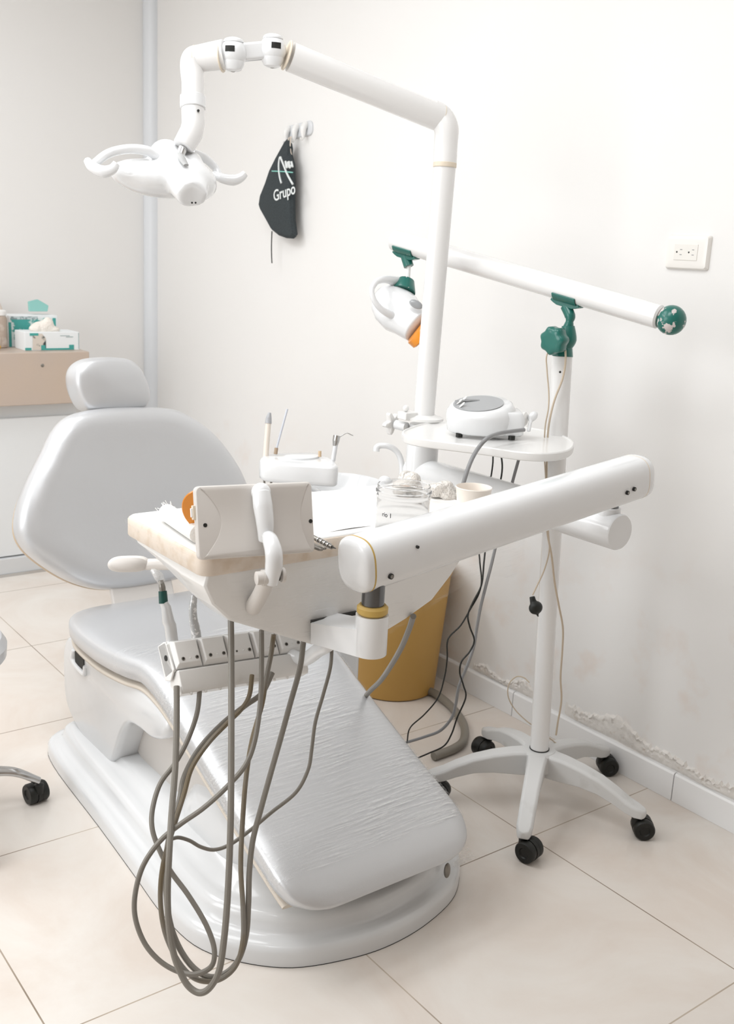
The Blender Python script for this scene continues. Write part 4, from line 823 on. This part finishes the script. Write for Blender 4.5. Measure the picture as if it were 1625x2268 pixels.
# scaler console on the shelf
sc_ = thing('ultrasonic_scaler', onz(1070, 960, ZS), 'white rounded console with a grey oval display standing on the accessory shelf', 'dental console')
so_ = onz(1062, 958, ZS+.008); rX = Vector((.793, -.609, 0)); fY = Vector((.609, .793, 0)); zz_ = Vector((0, 0, 1))
def dome(m):
    R = []
    for h, rx, ry, tl in ((0, .070, .052, 0), (.004, .076, .057, 0), (.03, .080, .060, 0), (.042, .081, .061, .06), (.055, .078, .058, .18), (.064, .072, .053, .26), (.067, .065, .048, .28)):
        R.append([so_+rX*(rx*math.cos(a))+fY*(ry*math.sin(a)+.0)+zz_*(h+tl*(ry*math.sin(a)+.02*math.cos(a))) for a in [2*PI*k/40 for k in range(40)]])
    m.rings(R)
part('shell', M_gloss, sc_, dome, angle=60)
part('side_housing', M_gloss, sc_, lambda m: m.rings([[so_+rX*x+fY*y_+zz_*h for x, y_ in rrect(.02, -.040+i, .098-i-(.0 if h < .05 else .004), .05-i, .012)] for h, i in ((.0, .006), (.004, .001), (.04, 0), (.051, .001), (.055, .004))]), angle=50)
def ellr(rx, ry, h, dx=0, dy=0): return [so_+rX*(dx+rx*math.cos(a))+fY*(dy+ry*math.sin(a))+zz_*(.0672+h+.28*(dy+ry*math.sin(a)+.02*math.cos(a))) for a in [2*PI*k/40 for k in range(40)]]
part('display', M_display, sc_, lambda m: m.rings([ellr(.058, .042, 0, -.008), ellr(.058, .042, .001, -.008)]))
part('display_band', mat('display_band', '#86888a', .25, coat=.4), sc_, lambda m: m.add([so_+rX*(-.062+.11*k/10)+fY*(.004+.012*math.sin(PI*k/10)+w)+zz_*(.0686+.28*(.004+.012*math.sin(PI*k/10)+w)) for w in (-.004, .004) for k in range(11)], [(k, k+1, 12+k, 11+k) for k in range(10)]))
for dx, dy in ((-.047, -.014), (-.052, .003), (-.040, .02)): part('button', M_white, sc_, lambda m: m.rings([ellr(.0065, .0055, .0008, dx, dy), ellr(.006, .005, .0018, dx, dy)]))
part('side_dial', M_white, sc_, lambda m: m.lathe(so_+rX*.095-fY*.01+zz_*.038, rX-fY*.5, [(.016, 0), (.017, .006), (.012, .01)], 24))
part('handpiece_clip', M_gloss, sc_, lambda m: (m.ell(so_+rX*.118-fY*.01+zz_*.045, .012, .006, .014, rX, fY, Vector((.4, 0, 1))), m.tube([so_+rX*.108-fY*.03+zz_*.012, so_+rX*.112-fY*.02+zz_*.035], .005, 10)), remesh=.003, smooth=4)
for dx in (-.05, .07): part('rubber_foot', M_black, sc_, lambda m: m.lathe(so_+rX*dx-fY*.035-zz_*.007, (0, 0, 1), [(.008, 0), (.008, .009)], 14))
def depth(P): v = MX.T @ (np.array(P)-np.array([0, 0, HC])); return float(v[2])
def scab(m):
    P = [onz(x, y, ZS+.030) for x, y in ((1160, 952), (1135, 955), (1105, 960), (1080, 970))]; d0 = depth(onz(1056, 998, ZS))-.03
    m.tube(P+[at(1062, 988, d0+.02), at(1047, 1012, d0), at(1036, 1038, d0-.01), at(1026, 1070, d0-.01), at(1018, 1105, d0)], .0046, 12)
part('cable', M_cordg, sc_, scab)

# ================================================================ WHITENING LAMP STAND
HX, HY = 1.873, 1.655
ws = thing('lamp_stand', (HX, HY, 0), 'white whitening lamp on a tall five-wheeled stand with teal clamps near the right wall', 'lamp')
def legs(ang):
    e = Vector((math.cos(ang), math.sin(ang), 0)); f = Vector((-e.y, e.x, 0)); c0 = Vector((HX, HY, 0)); R = []
    for d, w_, zt_, zb_ in ((.0, .024, .150, .095), (.03, .026, .150, .085), (.07, .0235, .148, .086), (.12, .0225, .140, .089), (.17, .0215, .127, .085), (.215, .021, .108, .072), (.245, .0205, .092, .060), (.268, .0205, .084, .055), (.286, .016, .078, .055), (.292, .008, .074, .058)):
        b_ = .006
        R.append([c0+e*d+f*s*x+Vector((0, 0, z)) for s, x, z in ((1, w_-b_, zt_), (1, w_, zt_-b_), (1, w_*.86, zb_), (-1, w_*.86, zb_), (-1, w_, zt_-b_), (-1, w_-b_, zt_))])
    MB().rings(R).build('leg', M_star, ws, bevel=.003, angle=50)
    k = c0+e*.27
    caster(ws, k+Vector((0, 0, 0)), {218: 4.9, 290: 5.6, 2: 5.75, 74: 3.2, 146: 5.3}[round(math.degrees(ang))], .0262, .02)
for a in (218, 290, 2, 74, 146): legs(math.radians(a))
part('hub', M_star, ws, lambda m: m.lathe((HX, HY, .09), (0, 0, 1), [(.035, 0), (.045, .01), (.045, .055), (.04, .061), (.001, .061)], 32))
part('hub_sleeve', M_dark, ws, lambda m: m.lathe((HX, HY, .15), (0, 0, 1), [(.0255, 0), (.0255, .0035)], 32))
PT_ = at(1245, 788, 2.435)
cyl('pole', M_tube, ws, (HX, HY, .15), PT_, .0238, seg=40)
part('pole_screw', M_dark, ws, lambda m: m.ell(at(1240, 824, 2.405), .0028, .0028, .0028, n=10, m=6))
BL_, BR_ = at(872, 532, 2.72), at(1462, 703, 2.27)
bd = (BR_-BL_).normalized()
cyl('beam', M_tube, ws, BL_, BR_, .0262, seg=40, bevel=.004)
part('end_ball', mat('chipped_teal', '#1f6a60', .3, noise=(38, '#d8cfcc', .56, .58), coat=.2), ws, lambda m: m.ell(at(1486, 709, 2.26), .0325, .0325, .0325))
M_tealc = mat('teal_green_chipped', '#1f6a60', .3, coat=.3, noise=(45, '#cfc9c2', .66, .68))
def saddle(t_, name='clamp'):
    c = BL_+bd*t_; z_ = Vector((0, 0, 1)); s_ = bd.cross(z_).normalized(); u_ = s_.cross(bd)
    n = 14; R = []
    for d in (-.032, .032):
        outer = [c+bd*d+(s_*math.cos(a)-u_*math.sin(a))*.0302 for a in [PI*(.12+.76*k/n) for k in range(n+1)]]
        inner = [c+bd*d+(s_*math.cos(a)-u_*math.sin(a))*.0263 for a in [PI*(.88-.76*k/n) for k in range(n+1)]]
        R.append(outer+inner)
    k = MB().rings(R); k.rings([[c+bd*d+s_*x-u_*h for d, x in ((-.04*w, -.012), (.04*w, -.012), (.04*w, .012), (-.04*w, .012))] for h, w in ((.022, .9), (.029, 1), (.033, .8), (.037, .5))])
    k.build(name, M_tealc, ws, bevel=.002)
    return c-u_*.036
s1 = saddle(.050); s2 = saddle((BR_-BL_).length*.70)
part('clamp_socket', M_tealc, ws, lambda m: m.tube([s1+Vector((0,0,.006)), at(905, 590, 2.70)], [.0138, .0132], 20))
part('hanger_rod', M_white, ws, lambda m: m.tube([at(905, 585, 2.70), at(903, 622, 2.70)], .0056, 14))
part('clamp_neck', M_tealc, ws, lambda m: m.tube([s2, at(1262, 700, 2.41), at(1261, 712, 2.41), at(1258, 726, 2.415)], [.013, .0125, .009, .013], 18))
part('pole_socket', M_teal, ws, lambda m: m.tube([at(1258, 722, 2.415), at(1257, 750, 2.42), at(1248, 765, 2.43), at(1245, 789, 2.435)], [.015, .021, .021, .0248], 28))
kn = at(1236, 753, 2.40)
part('star_knob', M_teal, ws, lambda m: m.rings(lobes(kn, at(1205, 757, 2.36)-kn, .031, .032, 7, .07)), angle=50)
part('lamp_flange', M_tealc, ws, lambda m: m.lathe(at(901, 618, 2.70), at(893, 648, 2.69)-at(901, 618, 2.70), [(.010, .0), (.021, .004), (.027, .022), (.031, .034), (.031, .037)], 32))
# lamp head
a_, b_ = at(853, 664, 2.72), at(924, 724, 2.66)
def whead(m):
    d_ = (b_-a_).normalized(); s_ = Vector((.61, .79, 0)); s_ = (s_-d_*s_.dot(d_)).normalized(); u_ = d_.cross(s_)
    R = []; L_ = (b_-a_).length
    for t_, r1, r2 in ((-.026, .014, .014), (-.018, .030, .030), (.0, .042, .044), (.025, .048, .055), (.06, .046, .058), (.09, .042, .050), (L_, .038, .043), (L_+.004, .036, .041)):
        R.append([a_+d_*t_+s_*r1*math.copysign(abs(math.cos(q))**.8, math.cos(q))+u_*r2*math.copysign(abs(math.sin(q))**.8, math.sin(q)) for q in [2*PI*k/32 for k in range(32)]])
    m.rings(R)
part('whitening_head', M_gloss, ws, whead, angle=70)
part('head_handle', M_gloss, ws, lambda m: m.tube([at(880, 624, 2.70), at(855, 619, 2.66), at(834, 624, 2.63), at(823, 642, 2.62), at(828, 664, 2.62), at(842, 683, 2.63), at(862, 696, 2.65), at(885, 705, 2.68)], [.014, .010, .008, .007, .007, .008, .010, .014], 18))
part('orange_filter', M_orange, ws, lambda m: m.rings([[b_+(b_-a_).normalized()*d_+Vector((.61, .79, 0))*r*math.cos(q)+((b_-a_).normalized().cross(Vector((.61, .79, 0)))).normalized()*r*math.sin(q) for q in [2*PI*k/32 for k in range(32)]] for d_, r in ((.002, .040), (.008, .047), (.03, .047), (.034, .042))]))
part('head_display', M_display, ws, lambda m: m.ell(at(921, 674, 2.615), .018, .004, .011, Vector((.79, -.61, -.3)), Vector((-.5, -.6, .6)), Vector((.2, .2, .8))))

# ================================================================ CORDS, BIN
pg = thing('power_plug', at(1185, 1342, 2.38), 'black rubber plug hanging on its thin beige cord in front of the stand pole', 'plug')
DP = 2.40
part('plug_body', M_black, pg, lambda m: (m.tube([at(1178, 1321, DP), at(1181, 1336, DP)], [.0065, .008], 14), m.ell(at(1186, 1346, DP), .018, .014, .016), m.tube([at(1190, 1358, DP), at(1191, 1366, DP)], .0025, 8)), remesh=.002, smooth=3)
part('cord', M_cordb, pg, lambda m: m.tube([at(*p) for p in dpath([(1242, 744), (1232, 765), (1211, 785), (1211, 820), (1215, 870), (1214, 905), (1207, 945), (1205, 1000), (1208, 1060), (1210, 1120), (1214, 1180), (1216, 1220), (1205, 1262), (1190, 1295), (1179, 1318)], [2.38, 2.42, 2.43, 2.44, 2.42, 2.40])], .0017, 8))
tag(MB().tube([at(*p) for p in dpath([(1243, 742), (1250, 765), (1252, 800), (1245, 840), (1228, 885), (1217, 930), (1212, 975), (1210, 1050), (1209, 1120), (1212, 1180), (1221, 1230), (1228, 1290), (1237, 1340), (1246, 1390), (1245, 1440), (1241, 1500), (1243, 1550), (1235, 1600), (1231, 1628)], [2.38, 2.42, 2.44, 2.45, 2.5, 2.6, 2.66])], .0024, 8).build('beige_cord', M_cordb), 'long beige cord running down behind the stand pole to its base', 'cord')
tag(MB().tube([at(*p) for p in dpath([(1172, 1512), (1160, 1501), (1143, 1499), (1127, 1515), (1125, 1542), (1139, 1570), (1165, 1596), (1200, 1622), (1236, 1650)], [2.68, 2.72, 2.72])], .0016, 8).build('thin_cord', M_cordb), 'thin beige cord making a small loop behind the foot of the stand pole', 'cord')
def cord(name, label, pix, ds, r, m_):
    tag(MB().tube([at(*p) for p in dpath(pix, ds)], r, 8).build(name, m_), label, 'cord')
cord('black_cord', 'black cord that bulges left, nearer the yellow bin', [(1092, 1000), (1088, 1050), (1062, 1190), (1062, 1240), (1066, 1285), (1060, 1315), (1042, 1348), (1020, 1385), (997, 1408), (990, 1425), (990, 1460), (984, 1500), (970, 1545), (940, 1582), (908, 1612), (901, 1645)], [2.5, 2.45, 2.5, 2.75], .0019, M_black)
cord('black_cord', 'wavy black cord with two bends, right of the other black cord', [(1109, 1000), (1110, 1055), (1080, 1180), (1072, 1240), (1066, 1295), (1048, 1332), (1036, 1362), (1040, 1388), (1050, 1418), (1040, 1443), (1022, 1465), (1018, 1490), (1026, 1518), (1031, 1545), (1012, 1590), (1000, 1625), (983, 1652), (950, 1668), (922, 1680)], [2.5, 2.45, 2.5, 2.68], .0021, M_black)
cord('grey_cord', 'thicker grey cord hanging beside the two black cords', [(1152, 1005), (1136, 1062), (1100, 1200), (1088, 1250), (1075, 1300), (1064, 1345), (1055, 1395), (1048, 1435), (1032, 1480), (1016, 1520), (1009, 1560), (1000, 1590), (975, 1618), (940, 1632), (898, 1645)], [2.5, 2.45, 2.52, 2.8], .0040, M_cordg)
tag(MB().tube([onz(x, y, .014) for x, y in ((900, 1520), (950, 1530), (985, 1552), (1012, 1580), (1028, 1610), (1026, 1640), (1005, 1658), (960, 1675))], .0125, 14).build('floor_hose', mat('floor_hose_grey', '#8a847a', .45)), 'thick grey hose curving over the floor from the yellow bin to the star base', 'hose')
bn = thing('waste_bin', (2.0, 2.44, 0), 'mustard yellow plastic bin on the floor by the right wall, behind the legrest', 'bin')
bc_ = Vector((2.016, 2.44, 0))
part('bin_body', M_mustard, bn, lambda m: m.lathe(bc_, (0, 0, 1), [(.13, 0), (.138, .004), (.168, .40), (.172, .402), (.172, .415), (.165, .415), (.160, .40), (.132, .01), (.001, .008)], 56))
